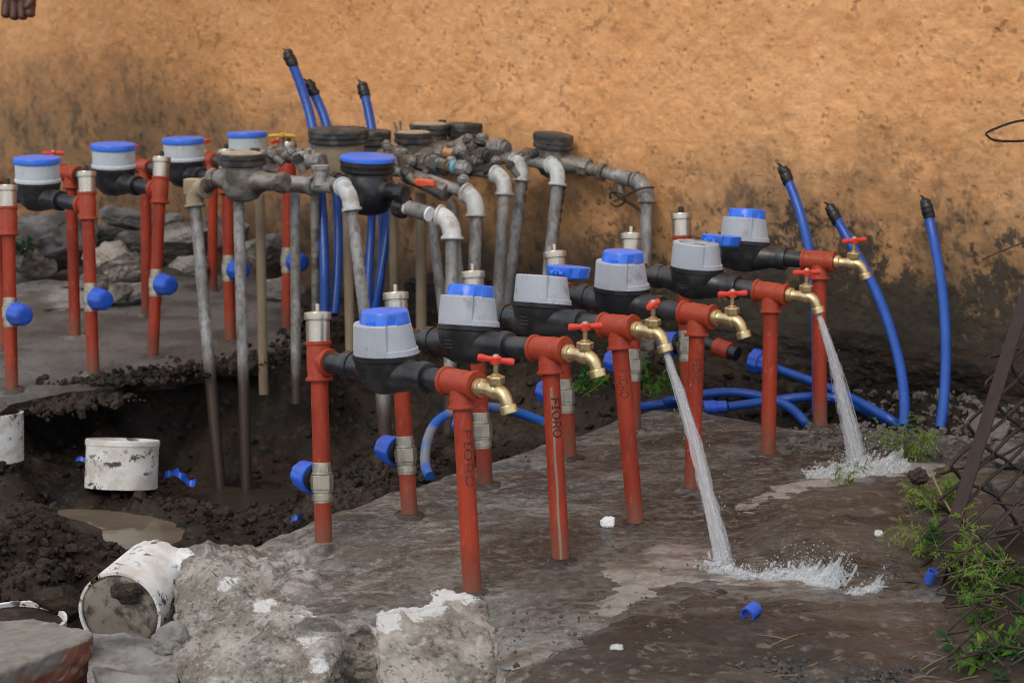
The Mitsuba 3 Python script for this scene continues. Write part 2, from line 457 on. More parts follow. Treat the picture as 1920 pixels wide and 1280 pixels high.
def old_color(p, n, uv):
    a, b = fbm(p.x * 26, p.y * 26, p.z * 26, 4), fbm(p.x * 80, p.y * 80, p.z * 80, 3)
    c = mix((0.085, 0.078, 0.068), (0.23, 0.225, 0.215), smoothstep(.36, .62, a))
    c = mix(c, (0.15, 0.10, 0.062), smoothstep(.52, .68, b) * .7)
    return mix(c, (0.22, 0.20, 0.165), smoothstep(.5, .95, n.z) * .5)


bumped('m_old', proc(lambda p, n, uv: fbm(p.x * 120, p.y * 120, p.z * 120, 3)), .0012, base_color=proc(old_color), metallic=.3, roughness=.55, specular=.4)
bsdf('m_old_dark', base_color=proc(lambda p, n, uv: mix((0.030, 0.030, 0.030), (0.085, 0.080, 0.072), smoothstep(.4, .7, fbm(p.x * 40, p.y * 40, p.z * 40, 3)))), roughness=.55, specular=.4)
bsdf('m_dust', base_color=proc(lambda p, n, uv: mix((0.38, 0.31, 0.21), (0.20, 0.16, 0.11), fbm(p.x * 40, p.y * 40, p.z * 40, 3))), roughness=.9)
bsdf('m_brown', base_color=proc(lambda p, n, uv: mix((0.16, 0.115, 0.072), (0.26, 0.21, 0.145), fbm(p.x * 60, p.y * 60, p.z * 12, 4))), roughness=.75)
bsdf('m_pale', base_color=proc(lambda p, n, uv: mix((0.46, 0.49, 0.50), (0.33, 0.32, 0.29), smoothstep(.45, .7, fbm(p.x * 45, p.y * 45, p.z * 30, 3)))), roughness=.45, specular=.45)
bsdf('m_black', base_color=proc(lambda p, n, uv: mix((0.013, 0.014, 0.017), (0.040, 0.040, 0.042), smoothstep(.45, .75, fbm(p.x * 30, p.y * 30, p.z * 30, 3)))), roughness=.36, specular=.6)
bsdf('m_grey', base_color=proc(lambda p, n, uv: mix((0.375, 0.41, 0.47), (0.21, 0.20, 0.19), smoothstep(.56, .74, rfbm(p.x * 38, p.y * 38, p.z * 30, 5, .7)) * .55 + .16 * smoothstep(.3, .7, rfbm(p.x * 12, p.y * 12, p.z * 12, 3)))), roughness=.42, specular=.45)
bsdf('m_white_grey', base_color=proc(lambda p, n, uv: mix((0.48, 0.54, 0.59), (0.26, 0.25, 0.24), smoothstep(.56, .76, rfbm(p.x * 38, p.y * 38, p.z * 30, 4, .7)) * .5)), roughness=.4, specular=.45)
bsdf('m_blue_lid', base_color=proc(lambda p, n, uv: mix((0.028, 0.150, 0.72), (0.10, 0.16, 0.42), smoothstep(.5, .78, rfbm(p.x * 45, p.y * 45, p.z * 45, 4, .7)) * .7)), roughness=.3, specular=.5)
bsdf('m_blue_cap', base_color=proc(lambda p, n, uv: mix((0.020, 0.092, 0.54), (0.06, 0.075, 0.20), smoothstep(.5, .78, rfbm(p.x * 55, p.y * 55, p.z * 55, 4, .7)) * .6)), roughness=.35, specular=.5)
bsdf('m_blue_hose', base_color=proc(lambda p, n, uv: mix((0.006, 0.052, 0.29), (0.014, 0.090, 0.40), fbm(p.x * 30, p.y * 30, p.z * 20, 3))), roughness=.33, specular=.5)
bsdf('m_hose_dusty', base_color=proc(lambda p, n, uv: mix((0.010, 0.10, 0.42), (0.16, 0.17, 0.19), smoothstep(.45, .72, fbm(p.x * 24, p.y * 24, p.z * 24, 3)))), roughness=.45, specular=.4)
bsdf('m_tape', base_color=rgb(0.012, 0.012, 0.012), roughness=.35, specular=.5)
bsdf('m_handle', base_color=rgb(0.62, 0.050, 0.030), roughness=.28, specular=.5)
bsdf('m_orange', base_color=proc(lambda p, n, uv: mix((0.75, 0.13, 0.06), (0.40, 0.07, 0.04), smoothstep(.5, .66, fbm(p.x * 70, p.y * 70, p.z * 70, 2)))), roughness=.45)
bsdf('m_yellow', base_color=rgb(0.55, 0.33, 0.02), roughness=.45)
bsdf('m_copper', base_color=rgb(0.55, 0.26, 0.13), metallic=.6, roughness=.4)
bsdf('m_cyan', base_color=rgb(0.16, 0.34, 0.43), roughness=.5)
bsdf('m_letter', base_color=proc(lambda p, n, uv: mix((0.025, 0.010, 0.008), (0.15, 0.022, 0.011), smoothstep(.42, .6, rfbm(p.x * 130, p.y * 130, p.z * 130, 3)) * .8)), roughness=.6)
bsdf('m_print', base_color=proc(lambda p, n, uv: mix((0.012, 0.008, 0.007), (0.16, 0.022, 0.010), smoothstep(.52, .62, rfbm(p.x * 150, p.y * 150, p.z * 150, 3)) * .7)), roughness=.6)
bsdf('m_dial', base_color=rgb(0.32, 0.33, 0.33), roughness=.12, specular=.6)
bsdf('m_white_elbow', base_color=proc(lambda p, n, uv: mix((0.58, 0.60, 0.61), (0.36, 0.35, 0.33), smoothstep(.45, .72, rfbm(p.x * 40, p.y * 40, p.z * 40, 4)))), roughness=.45)
bsdf('m_tape_white', base_color=rgb(0.78, 0.79, 0.80), roughness=.6)


def pvc_color(p, n, uv):
    a, b = fbm(p.x * 28, p.y * 28, p.z * 28, 3), fbm(p.x * 75, p.y * 75, p.z * 75, 2)
    c = mix((0.66, 0.67, 0.66), (0.52, 0.50, 0.46), smoothstep(.4, .7, a))
    return mix(c, (0.05, 0.042, 0.035), smoothstep(.57, .61, rfbm(p.x * 70, p.y * 70, p.z * 70, 4, .7)) * smoothstep(.40, .56, rfbm(p.x * 12, p.y * 12, p.z * 16, 4)) * .95 + .22 * smoothstep(.5, .75, rfbm(p.x * 14 + 5, p.y * 14, p.z * 8, 4)) * smoothstep(.2, .8, b))


bsdf('m_pvc', base_color=proc(pvc_color), roughness=.42, specular=.4)
bsdf('m_pvc_end', base_color=proc(lambda p, n, uv: mix((0.21, 0.19, 0.165), (0.05, 0.042, 0.034), smoothstep(.42, .66, rfbm(p.x * 32, p.y * 32, p.z * 32, 5, .75)))), roughness=.7)
bsdf('m_puddle', base_color=proc(lambda p, n, uv: mix((0.17, 0.135, 0.10), (0.10, 0.08, 0.06), fbm(p.x * 7, p.y * 14, 1.0, 3))), roughness=.07, specular=.6)
bsdf('m_rust', base_color=proc(lambda p, n, uv: mix((0.016, 0.009, 0.008), (0.042, 0.022, 0.018), fbm(p.x * 60, p.y * 60, p.z * 25, 4))), roughness=.75)
bsdf('m_wire', base_color=proc(lambda p, n, uv: mix((0.012, 0.009, 0.008), (0.040, 0.024, 0.019), fbm(p.x * 50, p.y * 50, p.z * 50, 3))), roughness=.6)
bsdf('m_straw', base_color=rgb(0.20, 0.15, 0.08), roughness=.8)
bsdf('m_stem', base_color=rgb(0.15, 0.16, 0.05), roughness=.7)
bsdf('m_skin', base_color=rgb(0.085, 0.038, 0.028), roughness=.5)
bsdf('m_shirt', base_color=rgb(0.30, 0.17, 0.16), roughness=.85)
bsdf('m_trousers', base_color=rgb(0.05, 0.05, 0.06), roughness=.85)
bsdf('m_hair', base_color=rgb(0.012, 0.010, 0.010), roughness=.7)
for k, c in (('m_leaf', (0.075, 0.17, 0.028)), ('m_leaf_light', (0.16, 0.27, 0.045)), ('m_leaf_dark', (0.028, 0.085, 0.035))):
    scene[k] = {'type': 'principledthin', 'base_color': rgb(*c), 'roughness': .5, 'diff_trans': .7, 'spec_trans': 0.0, 'eta': 1.4}
scene['m_water'] = {'type': 'blendbsdf', 'weight': .13, 'a': {'type': 'thindielectric', 'int_ior': 1.33}, 'b': {'type': 'twosided', 'x': {'type': 'principled', 'base_color': rgb(.74, .77, .82), 'roughness': .25, 'specular': .5}}}
scene['m_foam'] = {'type': 'blendbsdf', 'weight': .20, 'a': {'type': 'thindielectric', 'int_ior': 1.33}, 'b': {'type': 'twosided', 'x': {'type': 'principled', 'base_color': rgb(.78, .82, .86), 'roughness': .3, 'specular': .5}}}

# ------------------------------------------------------------------ wall and ground
s = np.arange(-3.2, 5.4, .016); zz = np.arange(-.35, 3.1, .016)
S, Z = np.meshgrid(s, zz)
q = np.stack([S, np.zeros_like(S), Z], -1)
D = .018 * (meshkit.fbm(q * 1.7, 3, 3) - .5) + .008 * (meshkit.fbm(q * 11, 3, 5) - .5) + .005 * (meshkit.fbm(q * 34, 2, 8) - .5)
P = WALL_A + S[..., None] * WU + D[..., None] * WN; P[..., 2] = Z
i, j = np.meshgrid(np.arange(len(zz) - 1), np.arange(len(s) - 1), indexing='ij'); n_ = len(s)
quad = np.stack([i * n_ + j, i * n_ + j + 1, (i + 1) * n_ + j + 1, (i + 1) * n_ + j], -1).reshape(-1, 4)
wall = trimesh.Trimesh(P.reshape(-1, 3), np.vstack([quad[:, [0, 1, 2]], quad[:, [0, 2, 3]]]), process=False)
wk = thing('plastered_wall', 'orange ochre plastered wall with black damp staining along its foot', 'wall')
part(wk, 'plaster', wall, 'm_wall', smooth=True)
core = trimesh.creation.box((8.6, .18, 3.44))
M = np.eye(4); M[:3, 0], M[:3, 1], M[:3, 2] = WU, -WN, [0, 0, 1]; M[:3, 3] = WALL_A + WU * 1.1 - WN * .118 + np.array([0, 0, 1.37])
part(wk, 'core', at(core, M), 'm_rubble', smooth=False)
# a low footing that sticks out of the wall at the right end
L0, L1 = 1.85, 5.2
pts = []
for ss in np.linspace(L0, L1, 14):
    for zz_, oo in ((-.3, .13), (-.3, -.02), (.075, .10), (.085, -.02)):
        o_ = WALL_A + ss * WU + oo * WN; pts.append([o_[0], o_[1], zz_ + .012 * math.sin(ss * 7)])
part(wk, 'footing', hull_rock(pts, 31, .02, .016, .005), 'm_soil', smooth=True)

big = trimesh.creation.box((300, 300, .2)); big.apply_translation((0, 0, -.46))
struct('ground', big, 'm_soil', 'dark bare earth around the dug up place', smooth=False)

# heights of the dug soil, from places where its surface is seen
ctl = [(0, 600, -.08), (300, 600, -.08), (480, 600, -.08), (-300, 700, -.08), (100, 500, -.06), (400, 520, -.06), (-400, 560, -.05), (540, 640, -.04), (520, 560, -.04),
       # brink of the pit
       (-250, 800, -.035), (0, 758, -.035), (60, 738, -.035), (150, 721, -.035), (260, 701, -.035), (340, 686, -.035), (450, 684, -.035), (560, 686, -.03), (640, 660, -.03), (700, 655, -.05), (780, 690, -.06), (860, 720, -.07), (930, 735, -.07),
       # foot of its bank and the floor
       (-150, 830, -.10), (0, 800, -.11), (60, 812, -.13), (120, 835, -.18), (200, 855, -.24), (300, 885, -.28), (415, 908, -.29), (460, 890, -.28), (560, 880, -.28), (650, 858, -.27), (720, 830, -.25), (790, 810, -.20), (850, 800, -.15),
       (480, 935, -.295), (430, 965, -.29), (540, 935, -.29), (340, 915, -.27), (225, 912, -.23),
       (30, 850, -.13), (30, 930, -.16), (120, 900, -.20), (60, 990, -.10), (110, 1030, -.11), (0, 1050, -.08), (-80, 1020, -.06), (150, 1060, -.19), (0, 1120, -.16), (90, 1110, -.2),
       (100, 965, -.236), (250, 1000, -.252), (180, 985, -.252), (315, 1002, -.25), (200, 1045, -.215), (280, 1045, -.222), (200, 930, -.212), (280, 948, -.216), (350, 962, -.218), (390, 1000, -.220), (450, 985, -.26), (500, 1000, -.25),
       (150, 1150, -.26), (300, 1180, -.30), (360, 1250, -.30), (200, 1300, -.28), (0, 1230, -.24), (500, 1300, -.30), (800, 1400, -.30), (-200, 1300, -.22), (-300, 1100, -.1), (400, 1120, -.29), (600, 1250, -.3),
       # along the near slab
       (540, 985, -.24), (600, 940, -.17), (650, 905, -.13), (700, 880, -.10), (740, 880, -.085), (850, 842, -.085), (930, 805, -.08), (1050, 775, -.07), (1200, 748, -.06), (1400, 755, -.06), (1500, 785, -.04),
       # under the near slab
       (620, 1040, -.15), (800, 980, -.14), (1000, 920, -.14), (1300, 860, -.14), (900, 1060, -.15), (1600, 880, -.14), (1900, 1000, -.14), (1300, 1200, -.15), (1900, 1250, -.15), (1100, 1400, -.15), (2300, 1100, -.14), (2300, 1500, -.14), (1000, 1900, -.15), (2600, 1900, -.15),
       # up to the wall
       (700, 600, .0), (900, 660, -.02), (1100, 700, .0), (1250, 715, -.02), (1500, 745, -.01), (1700, 770, .0), (1850, 785, .0), (2000, 800, .0), (2400, 850, .0),
       (100, 462, .02), (300, 480, .02), (600, 530, .0), (1000, 595, 0), (1300, 650, 0), (1750, 720, 0.0), (-500, 400, 0), (2500, 800, 0), (200, 420, 0), (900, 560, 0), (1800, 690, 0)]
cp = np.array([G(a, b, c) for a, b, c in ctl])
x0, x1, y0, y1 = -3.4, 2.9, 1.5, 8.6
far_ = [(x0, y0, -.36), (x1, y0, -.36), (x0, y1, -.36), (x1, y1, -.2), (-1.5, y0, -.36), (0, y0, -.36), (x0, 4, -.2), (x1, 4, -.2)]
cp = np.vstack([cp, far_])
soil_at = LinearNDInterpolator(cp[:, :2], cp[:, 2])
res = .0125
gx, gy = np.arange(x0 + .01, x1 - .01, res), np.arange(y0 + .01, y1 - .01, res)
X, Y = np.meshgrid(gx, gy)
H = gaussian_filter(np.nan_to_num(soil_at(X, Y), nan=-.3), 1.6)
q = np.stack([X, Y, H], -1)
PUD = shapely.Polygon([G(a, b, -.234)[:2] for a, b in ((60, 965), (110, 947), (200, 948), (290, 966), (345, 990), (335, 1022), (250, 1036), (190, 1030), (130, 1015), (80, 990))])
lump = meshkit.fbm(q * 9, 4, 21) - .5
calm = 1 - .85 * shapely.contains_xy(PUD, X, Y)
H = H - .012 * (1 - calm) + calm * .035 * lump + calm * (.024 * np.maximum(0, meshkit.fbm(q * 32, 3, 22) - .47) * 2 + .018 * (meshkit.fbm(q * 55, 2, 23) - .5))
i, j = np.meshgrid(np.arange(len(gy) - 1), np.arange(len(gx) - 1), indexing='ij'); n_ = len(gx)
quad = np.stack([i * n_ + j, i * n_ + j + 1, (i + 1) * n_ + j + 1, (i + 1) * n_ + j], -1).reshape(-1, 4)
struct('soil', trimesh.Trimesh(np.c_[X.ravel(), Y.ravel(), H.ravel()], np.vstack([quad[:, [0, 1, 2]], quad[:, [0, 2, 3]]]), process=False), 'm_soil', 'dark wet dug earth with clods in the pit and along the wall')


def soil_z(x, y):
    ii = np.clip(((np.asarray(y) - gy[0]) / res).round().astype(int), 0, len(gy) - 1)
    jj = np.clip(((np.asarray(x) - gx[0]) / res).round().astype(int), 0, len(gx) - 1)
    return H[ii, jj]


# the near concrete slab, thick and broken off in front
near = [(480, 1012), (400, 1028), (346, 1032), (385, 1066), (430, 1095), (480, 1126), (530, 1150), (570, 1166), (628, 1168), (645, 1160), (692, 1156), (706, 1160), (760, 1146), (850, 1126), (905, 1132), (928, 1178), (938, 1230), (946, 1300), (955, 1500), (970, 1900),
        (2700, 1900), (2500, 1000), (2150, 860), (1850, 815), (1700, 800), (1600, 792), (1500, 800), (1400, 781), (1310, 766), (1220, 766), (1130, 790), (1000, 832), (850, 880), (780, 902), (700, 926), (620, 955), (560, 978)]


def near_z(p, poly):
    q = np.c_[p, np.zeros(len(p))]
    d = shapely.distance(shapely.points(p), poly.exterior)
    crumb = np.exp(-((p[:, 0] + .44) / .17) ** 2 - ((p[:, 1] - 2.76) / .15) ** 2)      # the crumbled corner in front
    z = .010 * (meshkit.fbm(q * 2.5, 3, 41) - .5) + (.004 + .050 * crumb) * (meshkit.fbm(q * [14, 22, 1], 4, 42) - .5) + (.003 + .036 * crumb) * (meshkit.fbm(q * 55, 3, 43) - .5)
    return z + .022 * np.exp(-((p[:, 0] + .545) / .07) ** 2 - ((p[:, 1] - 2.86) / .10) ** 2) + .006 * np.exp(-((p[:, 0] + .16) / .11) ** 2 - ((p[:, 1] - 2.60) / .05) ** 2) - .016 * np.exp(-d / .018) * (.3 + meshkit.fbm(q * 30, 2, 44)) - .012 * crumb


top, side, NEAR = slab([G(*a) for a in near], .0095, near_z, .34, .013, 51, .020, 34)
struct('concrete_slab', top, 'm_slab', 'wet concrete slab streaked with mud under the row of taps', smooth=26)
part('concrete_slab', 'broken_edge', side, 'm_broken', smooth=18)

far = [(-500, 830), (-200, 792), (-60, 770), (0, 762), (60, 742), (150, 725), (210, 716), (260, 705), (340, 690), (420, 676), (520, 668), (570, 640), (560, 590), (560, 520), (300, 478), (0, 455), (-500, 420), (-1100, 500), (-1100, 700)]
top2, side2, _ = slab([G(*a) for a in far], .02, lambda p, poly: .014 * (meshkit.fbm(np.c_[p, p[:, 0] * 0] * 4, 4, 61) - .5) + .004 * (meshkit.fbm(np.c_[p, p[:, 0] * 0] * 40, 2, 62) - .5) - .012 * np.exp(-shapely.distance(shapely.points(p), poly.exterior) / .02), .035, .045, 63, .014, 4)
struct('far_slab', top2, 'm_slab_far', 'grey concrete slab under the left row of risers, broken off at the pit')
part('far_slab', 'broken_edge', side2, 'm_soil', smooth=True)


def mud_sheet(pts, h, seed):
    def z(p, poly):
        q = np.c_[p, np.zeros(len(p))]
        d = shapely.distance(shapely.points(p), poly.exterior)
        r = np.clip(d / .09, 0, 1); r = r * r * (3 - 2 * r)
        return -.004 + r * (h * (.55 + .9 * (meshkit.fbm(q * 4, 3, seed) - .3))) + np.clip(d / .02, 0, 1) * (.007 + .016 * (meshkit.fbm(q * 18, 4, seed + 1) - .42) + .006 * (meshkit.fbm(q * 70, 2, seed + 2) - .5)) + .016 * np.exp(-d / .05) * (meshkit.fbm(q * [26, 42, 1], 4, seed + 4) - .5)
    return slab([G(*a) for a in pts], .0085, z, .02, .03, seed + 3, .003, 2)[0]


struct('mud', mud_sheet([(952, 1300), (985, 1255), (1050, 1226), (1120, 1185), (1190, 1145), (1270, 1118), (1330, 1100), (1420, 1118), (1520, 1128), (1640, 1130), (1760, 1120), (2050, 1110), (2300, 1250), (2300, 1750), (985, 1750)], .016, 70), 'm_mud', 'brown wet mud lying on the slab in the right foreground')
struct('mud_bank', mud_sheet([(1385, 1000), (1400, 965), (1450, 938), (1540, 912), (1620, 905), (1720, 900), (1800, 890), (1960, 900), (2100, 960), (2050, 1080), (1800, 1092), (1600, 1085), (1450, 1058)], .028, 80), 'm_mud', 'low brown mud bank between the two splashing streams')

struct('soil_bank', mud_sheet([(1765, 1060), (1790, 1010), (1850, 960), (1960, 930), (2250, 1000), (2300, 1500), (1800, 1500), (1765, 1330), (1795, 1230), (1770, 1150)], .034, 120), 'm_soil', 'dark soil under the wire fence and its weeds')

# ------------------------------------------------------------------ plumbing of the new meters
R_PIPE = .0155


def hexbody(o, z, spec):
    return cat(*[lathe_at([(r * .95, 0), (r, .0012), (r, h - .0012), (r * .95, h)], o + unit(z) * z0, z, n) for r, z0, h, n in spec])


def tee(c, run, leg, collars=True):
    """A threaded tee: the run goes both ways from c, the leg one way."""
    run, leg = unit(run), unit(leg)
    prof = [(.0205, -.037), (.0242, -.0365), (.0248, -.034), (.0245, -.031), (.0214, -.030), (.0208, -.018), (.0222, -.016), (.0222, .016), (.0208, .018), (.0214, .030), (.0245, .031), (.0248, .034), (.0242, .0365), (.0205, .037)]
    lp = [(.0195, .0), (.0195, .021), (.0206, .022), (.0206, .036), (.0238, .037), (.0242, .040), (.0236, .0425), (.019, .043)]
    return cat(lathe_at(prof, c, run, 32), lathe_at(lp, c, leg, 32))


def base_ring(t, B, seed):
    m = lathe([(R_PIPE * .9, -.012), (.034, -.010), (.029, -.001), (.0225, .003), (.018, .0055), (R_PIPE * .9, .006)], 28, closed=False)
    v = np.array(m.vertices); k = meshkit.fbm(v * 45 + seed, 3, seed)
    v[:, :2] *= (.72 + .75 * k)[:, None] * (np.hypot(v[:, 0], v[:, 1]) > .0165)[:, None] + (np.hypot(v[:, 0], v[:, 1]) <= .0165)[:, None]; v[:, 2] += .006 * (k - .5)
    m.vertices = v; part(t, 'base_ring', at(m, frame(B, [0, 0, 1])), 'm_slab' if seed % 2 else 'm_mud', smooth=50)


def air_valve(parent, o, u, black=False):
    prof = [(.0195, 0), (.0215, .0008), (.0215, .036), (.0205, .0365), (.0205, .0385), (.0238, .039), (.0243, .040), (.0243, .051), (.0236, .0525), (.012, .0545), (.004, .055)]
    k = part(parent, 'air_valve', lathe_at(prof, o, u, 36), 'm_nickel')
    part(parent, 'air_valve__stem', lathe_at([(.0036, .054), (.0042, .056), (.0042, .066), (.003, .0675)] if not black else [(.005, .054), (.006, .056), (.006, .067), (.004, .069)], o, u, 14), 'm_tape' if black else 'm_nickel')


def cap_nut(parent, o, a, name='cap_nut'):
    """A blue compression nut with a ribbed rim, its open rim at o and its blind end along a."""
    n = 40
    m = lathe([(.019, 0), (.0275, .0), (.0285, .002), (.0285, .013), (.0272, .0145), (.0258, .034), (.0235, .0405), (.019, .043), (.012, .0437)], n)
    v = np.array(m.vertices); ang = np.arctan2(v[:, 1], v[:, 0]); r = np.hypot(v[:, 0], v[:, 1])
    k = 1 - .055 * (np.cos(ang * 8) < -.45) * (r > .018) * (v[:, 2] > .012)
    v[:, 0] *= k; v[:, 1] *= k; m.vertices = v
    part(parent, name, at(m, frame(o, a)), 'm_blue_cap')
    part(parent, name + '__ring', lathe_at([(.017, -.006), (.0225, -.0055), (.0225, .001), (.017, .001)], o, a, 28), 'm_tape')


def riser(label, base, top, y_tee, y_valve, branch, nut_dir, group, black=False):
    t = thing('riser_pipe', label, 'riser pipe', group)
    B = G(*base); d = depth(B); T = PX(*top, d); u = unit(T - B)
    f = lambda y: B + (T - B) * (base[1] - y) / (base[1] - top[1])
    C = f(y_tee)
    part(t, 'pipe', cat(rod(B - u * .08, C - u * .03, R_PIPE, 28)), 'm_red')
    base_ring(t, B, int(base[0]))
    vert = [(.0195, -.036), (.0242, -.0355), (.0248, -.033), (.0245, -.030), (.0212, -.029), (.0206, -.020), (.0216, -.018), (.0216, .018), (.0206, .020), (.0212, .028), (.0236, .0285), (.0240, .034), (.0215, .0345)]
    leg = [(.019, 0), (.0195, .020), (.0238, .021), (.0245, .0235), (.0245, .029), (.0236, .031), (.018, .0312)]
    part(t, 'tee', cat(lathe_at(vert, C, u, 32), lathe_at(leg, C, branch, 32)), 'm_red_fitting')
    air_valve(t, C + u * .0335, u, black)
    V = f(y_valve)
    body = hexbody(V - u * .033, u, [(.0178, 0, .011, 24), (.0188, .0145, .006, 8), (.0205, .0195, .026, 8), (.0188, .046, .004, 24), (.0172, .050, .009, 8), (.0165, -.004, .072, 20)])
    part(t, 'valve', cat(body, rod(V, V + unit(nut_dir) * .026, .0135, 20)), 'm_valve', smooth=28)
    cap_nut(t, V + unit(nut_dir) * .0245, nut_dir)
    return C


def lettering(parent, a, u, text, height, length, off=.25, bold=False):
    """Black print round a pipe: a is the axis point at the top of the print, it reads downwards."""
    m = meshkit.text_mesh(text, height, .0004, bold)
    v, f = trimesh.remesh.subdivide_to_size(m.vertices, m.faces, .0025, max_iter=8)
    v = np.array(v); v[:, 0] *= length / (v[:, 0].max() + 1e-9)
    side_ = unit(np.cross(u, -(unit(a - EYE))))     # a direction across the pipe
    side_ = side_ if side_[0] > 0 else -side_
    out = np.cross(side_, u); out = out if out @ (EYE - a) > 0 else -out
    th = (v[:, 1] - height / 2) / R_PIPE + off
    rr = R_PIPE + .00015 + v[:, 2]
    P = a - v[:, :1] * u + rr[:, None] * (np.sin(th)[:, None] * side_ + np.cos(th)[:, None] * out)
    m = trimesh.Trimesh(P, f, process=False)
    part(parent, 'lettering', m, 'm_print' if bold else 'm_letter', smooth=False)


def tap_pipe(label, base, tee_px, flow, group, text=None):
    t = thing('tap_pipe', label, 'standpipe', group)
    B = G(*base); C = PX(*tee_px, depth(B)); u = unit(C - B)
    part(t, 'pipe', rod(B - u * .08, C - u * .03, R_PIPE, 28), 'm_red')
    base_ring(t, B, int(base[0]))
    part(t, 'tee', tee(C, flow, -u), 'm_red_fitting')
    if text:
        y, hgt, length, off = text
        a = B + (C - B) * (base[1] - y) / (base[1] - tee_px[1])
        lettering(t, a, u, 'FIORO', hgt, length, off, base[0] == 1052)
    return C


def tap(label, C, flow, handle, group, handle_mat='m_handle', lift=0.0):
    t = thing('tap', label, 'tap', group)
    f = unit(flow); up = np.array([0, 0, 1.0]); f = unit(f - (f @ up) * up)
    o = C + f * .034
    inlet = lathe_at([(.0125, -.008), (.0125, .004), (.0155, .0045), (.0155, .014), (.0125, .0155), (.0108, .020), (.0112, .030), (.0138, .036), (.0138, .048), (.011, .052)], o, f, 24)
    p = np.array([o + f * a + up * b for a, b in ((.042, .0), (.051, .0006), (.0590, -.0022), (.0650, -.0080), (.0690, -.0155), (.0712, -.0215))])
    sp = tube(spline(p, 18), np.linspace(.0122, .0098, 18), 20)
    e = p[-1]; ed = unit(p[-1] - p[-2])
    part(t, 'body', cat(inlet, sp, lathe_at([(.010, -.002), (.0135, -.001), (.0142, .001), (.0142, .011), (.0132, .0125), (.0095, .0128), (.009, .004)], e - ed * .001, ed, 24)), 'm_brass')
    b = o + f * .045
    part(t, 'bonnet', cat(lathe_at([(.0105, .004), (.0115, .012), (.0115, .014)], b, up, 20), hexnut(b + up * .013, up, .0148, .0115), lathe_at([(.0075, .024), (.0075, .0275), (.0042, .029), (.0042, .0485)], b, up, 18)), 'm_brass', smooth=25)
    hc = b + up * (.0515 + lift)
    w = unit(handle)
    bar = tube(np.array([hc - w * .030, hc - w * .029, hc - w * .024, hc - w * .011, hc, hc + w * .011, hc + w * .024, hc + w * .029, hc + w * .030]), [.003, .0055, .0062, .0045, .0055, .0045, .0062, .0055, .003], 16)
    hub = lathe_at([(.0075, -.0065), (.009, -.005), (.009, .004), (.007, .0055)], hc, up, 20)
    part(t, 'handle', cat(bar, hub), handle_mat)
    part(t, 'handle_screw', lathe_at([(.0045, .0045), (.0052, .006), (.0045, .0085), (.002, .0092)], hc, up, 14), 'm_nickel')
    return e + ed * .0115, ed


def meter_frame(S, E, frac, roll):
    f = unit(E - S); C = S + (E - S) * frac
    up = np.array([0, 0, 1.0]); up = unit(up - (up @ f) * f)
    y = np.cross(up, f)
    r = math.radians(roll)
    up2 = math.cos(r) * up + math.sin(r) * y
    M = np.eye(4); M[:3, 0], M[:3, 2] = f, up2; M[:3, 1] = np.cross(up2, f); M[:3, 3] = C
    return M, C, f, np.linalg.norm(E - S)


def couplings(t, M, L0, L1, tail0, tail1, mat='m_black'):
    for s_, L, tail in ((-1, L0, tail0), (1, L1, tail1)):
        ax = np.array([s_, 0, 0.0])
        # union nut and tail towards the tee
        nut = lathe([(.0215, .082), (.0262, .0828), (.0268, .085), (.0268, .099), (.0262, .1012), (.0215, .102)], 18)
        rod_ = lathe([(.0185, .10), (.0190, .1005), (.0185, L - tail)], 24)
        part(t, 'coupling', at(cat(nut, rod_), M @ frame([0, 0, 0], ax)), mat, smooth=28)


def meter_body(extra=0.0):
    bowl = lathe([(0, -.0365), (.018, -.0365), (.031, -.032), (.042, -.021), (.050, -.005), (.0545, .012), (.056, .022 + extra), (.0535, .0235 + extra)], 40)
    ports = []
    for s_ in (-1, 1):
        ports.append(at(lathe([(.034, .020), (.0315, .040), (.0265, .058), (.0245, .066), (.0240, .084), (.022, .085)], 28), frame([0, 0, 0], [s_, 0, 0])))
    emb = []
    for k in range(3):                       # raised casting marks on the bowl
        b_ = trimesh.creation.box((.020, .003, .0022)); b_.apply_translation((0, -.0515 + k * .0022, .004 - k * .0065)); emb.append(b_)
        b_ = trimesh.creation.box((.020, .003, .0022)); b_.apply_translation((0, .0515 - k * .0022, .004 - k * .0065)); emb.append(b_)
    return cat(bowl, *ports, *emb)


def housing(hood_az):
    """The grey register housing: upright on the hood's side, sloping elsewhere, with a seam where they meet."""
    n = 144
    th = np.arange(n) * 2 * np.pi / n
    rel = (th - hood_az + np.pi) % (2 * np.pi) - np.pi
    hood = np.clip((np.radians(92) - np.abs(rel)) / np.radians(2.0), 0, 1)
    rows = [(0, 0, 0), (0, .0006, 0), (.008, .0, 0), (.0095, .0, 1), (.050, .0, 1), (.0522, .001, 1), (.0525, .003, 1)]
    v = []
    for h, ins, step in rows:
        r_plain = .0563 - ins - (.0022 if step else 0) - .0105 * (h / .052)
        r_hood = .0560 - ins - .0018 * (h / .052)
        r = hood * r_hood + (1 - hood) * r_plain
        v.append(np.c_[r * np.cos(th), r * np.sin(th), np.full(n, h)])
    for rr, h in ((.0425, .0525), (.042, .0465), (.0405, .0455)):
        v.append(np.c_[rr * np.cos(th), rr * np.sin(th), np.full(n, h)])
    V = np.vstack(v); K = len(v)
    i, j = np.meshgrid(np.arange(K - 1), np.arange(n), indexing='ij')
    a, b, c, d = i * n + j, i * n + (j + 1) % n, (i + 1) * n + (j + 1) % n, (i + 1) * n + j
    f = np.vstack([np.stack([a, b, c], -1).reshape(-1, 3), np.stack([a, c, d], -1).reshape(-1, 3)])
    ce = len(V); V = np.vstack([V, [[0, 0, .0455]]])
    f = np.vstack([f, [((K - 1) * n + k, (K - 1) * n + (k + 1) % n, ce) for k in range(n)]])
    return trimesh.Trimesh(V, f, process=False)


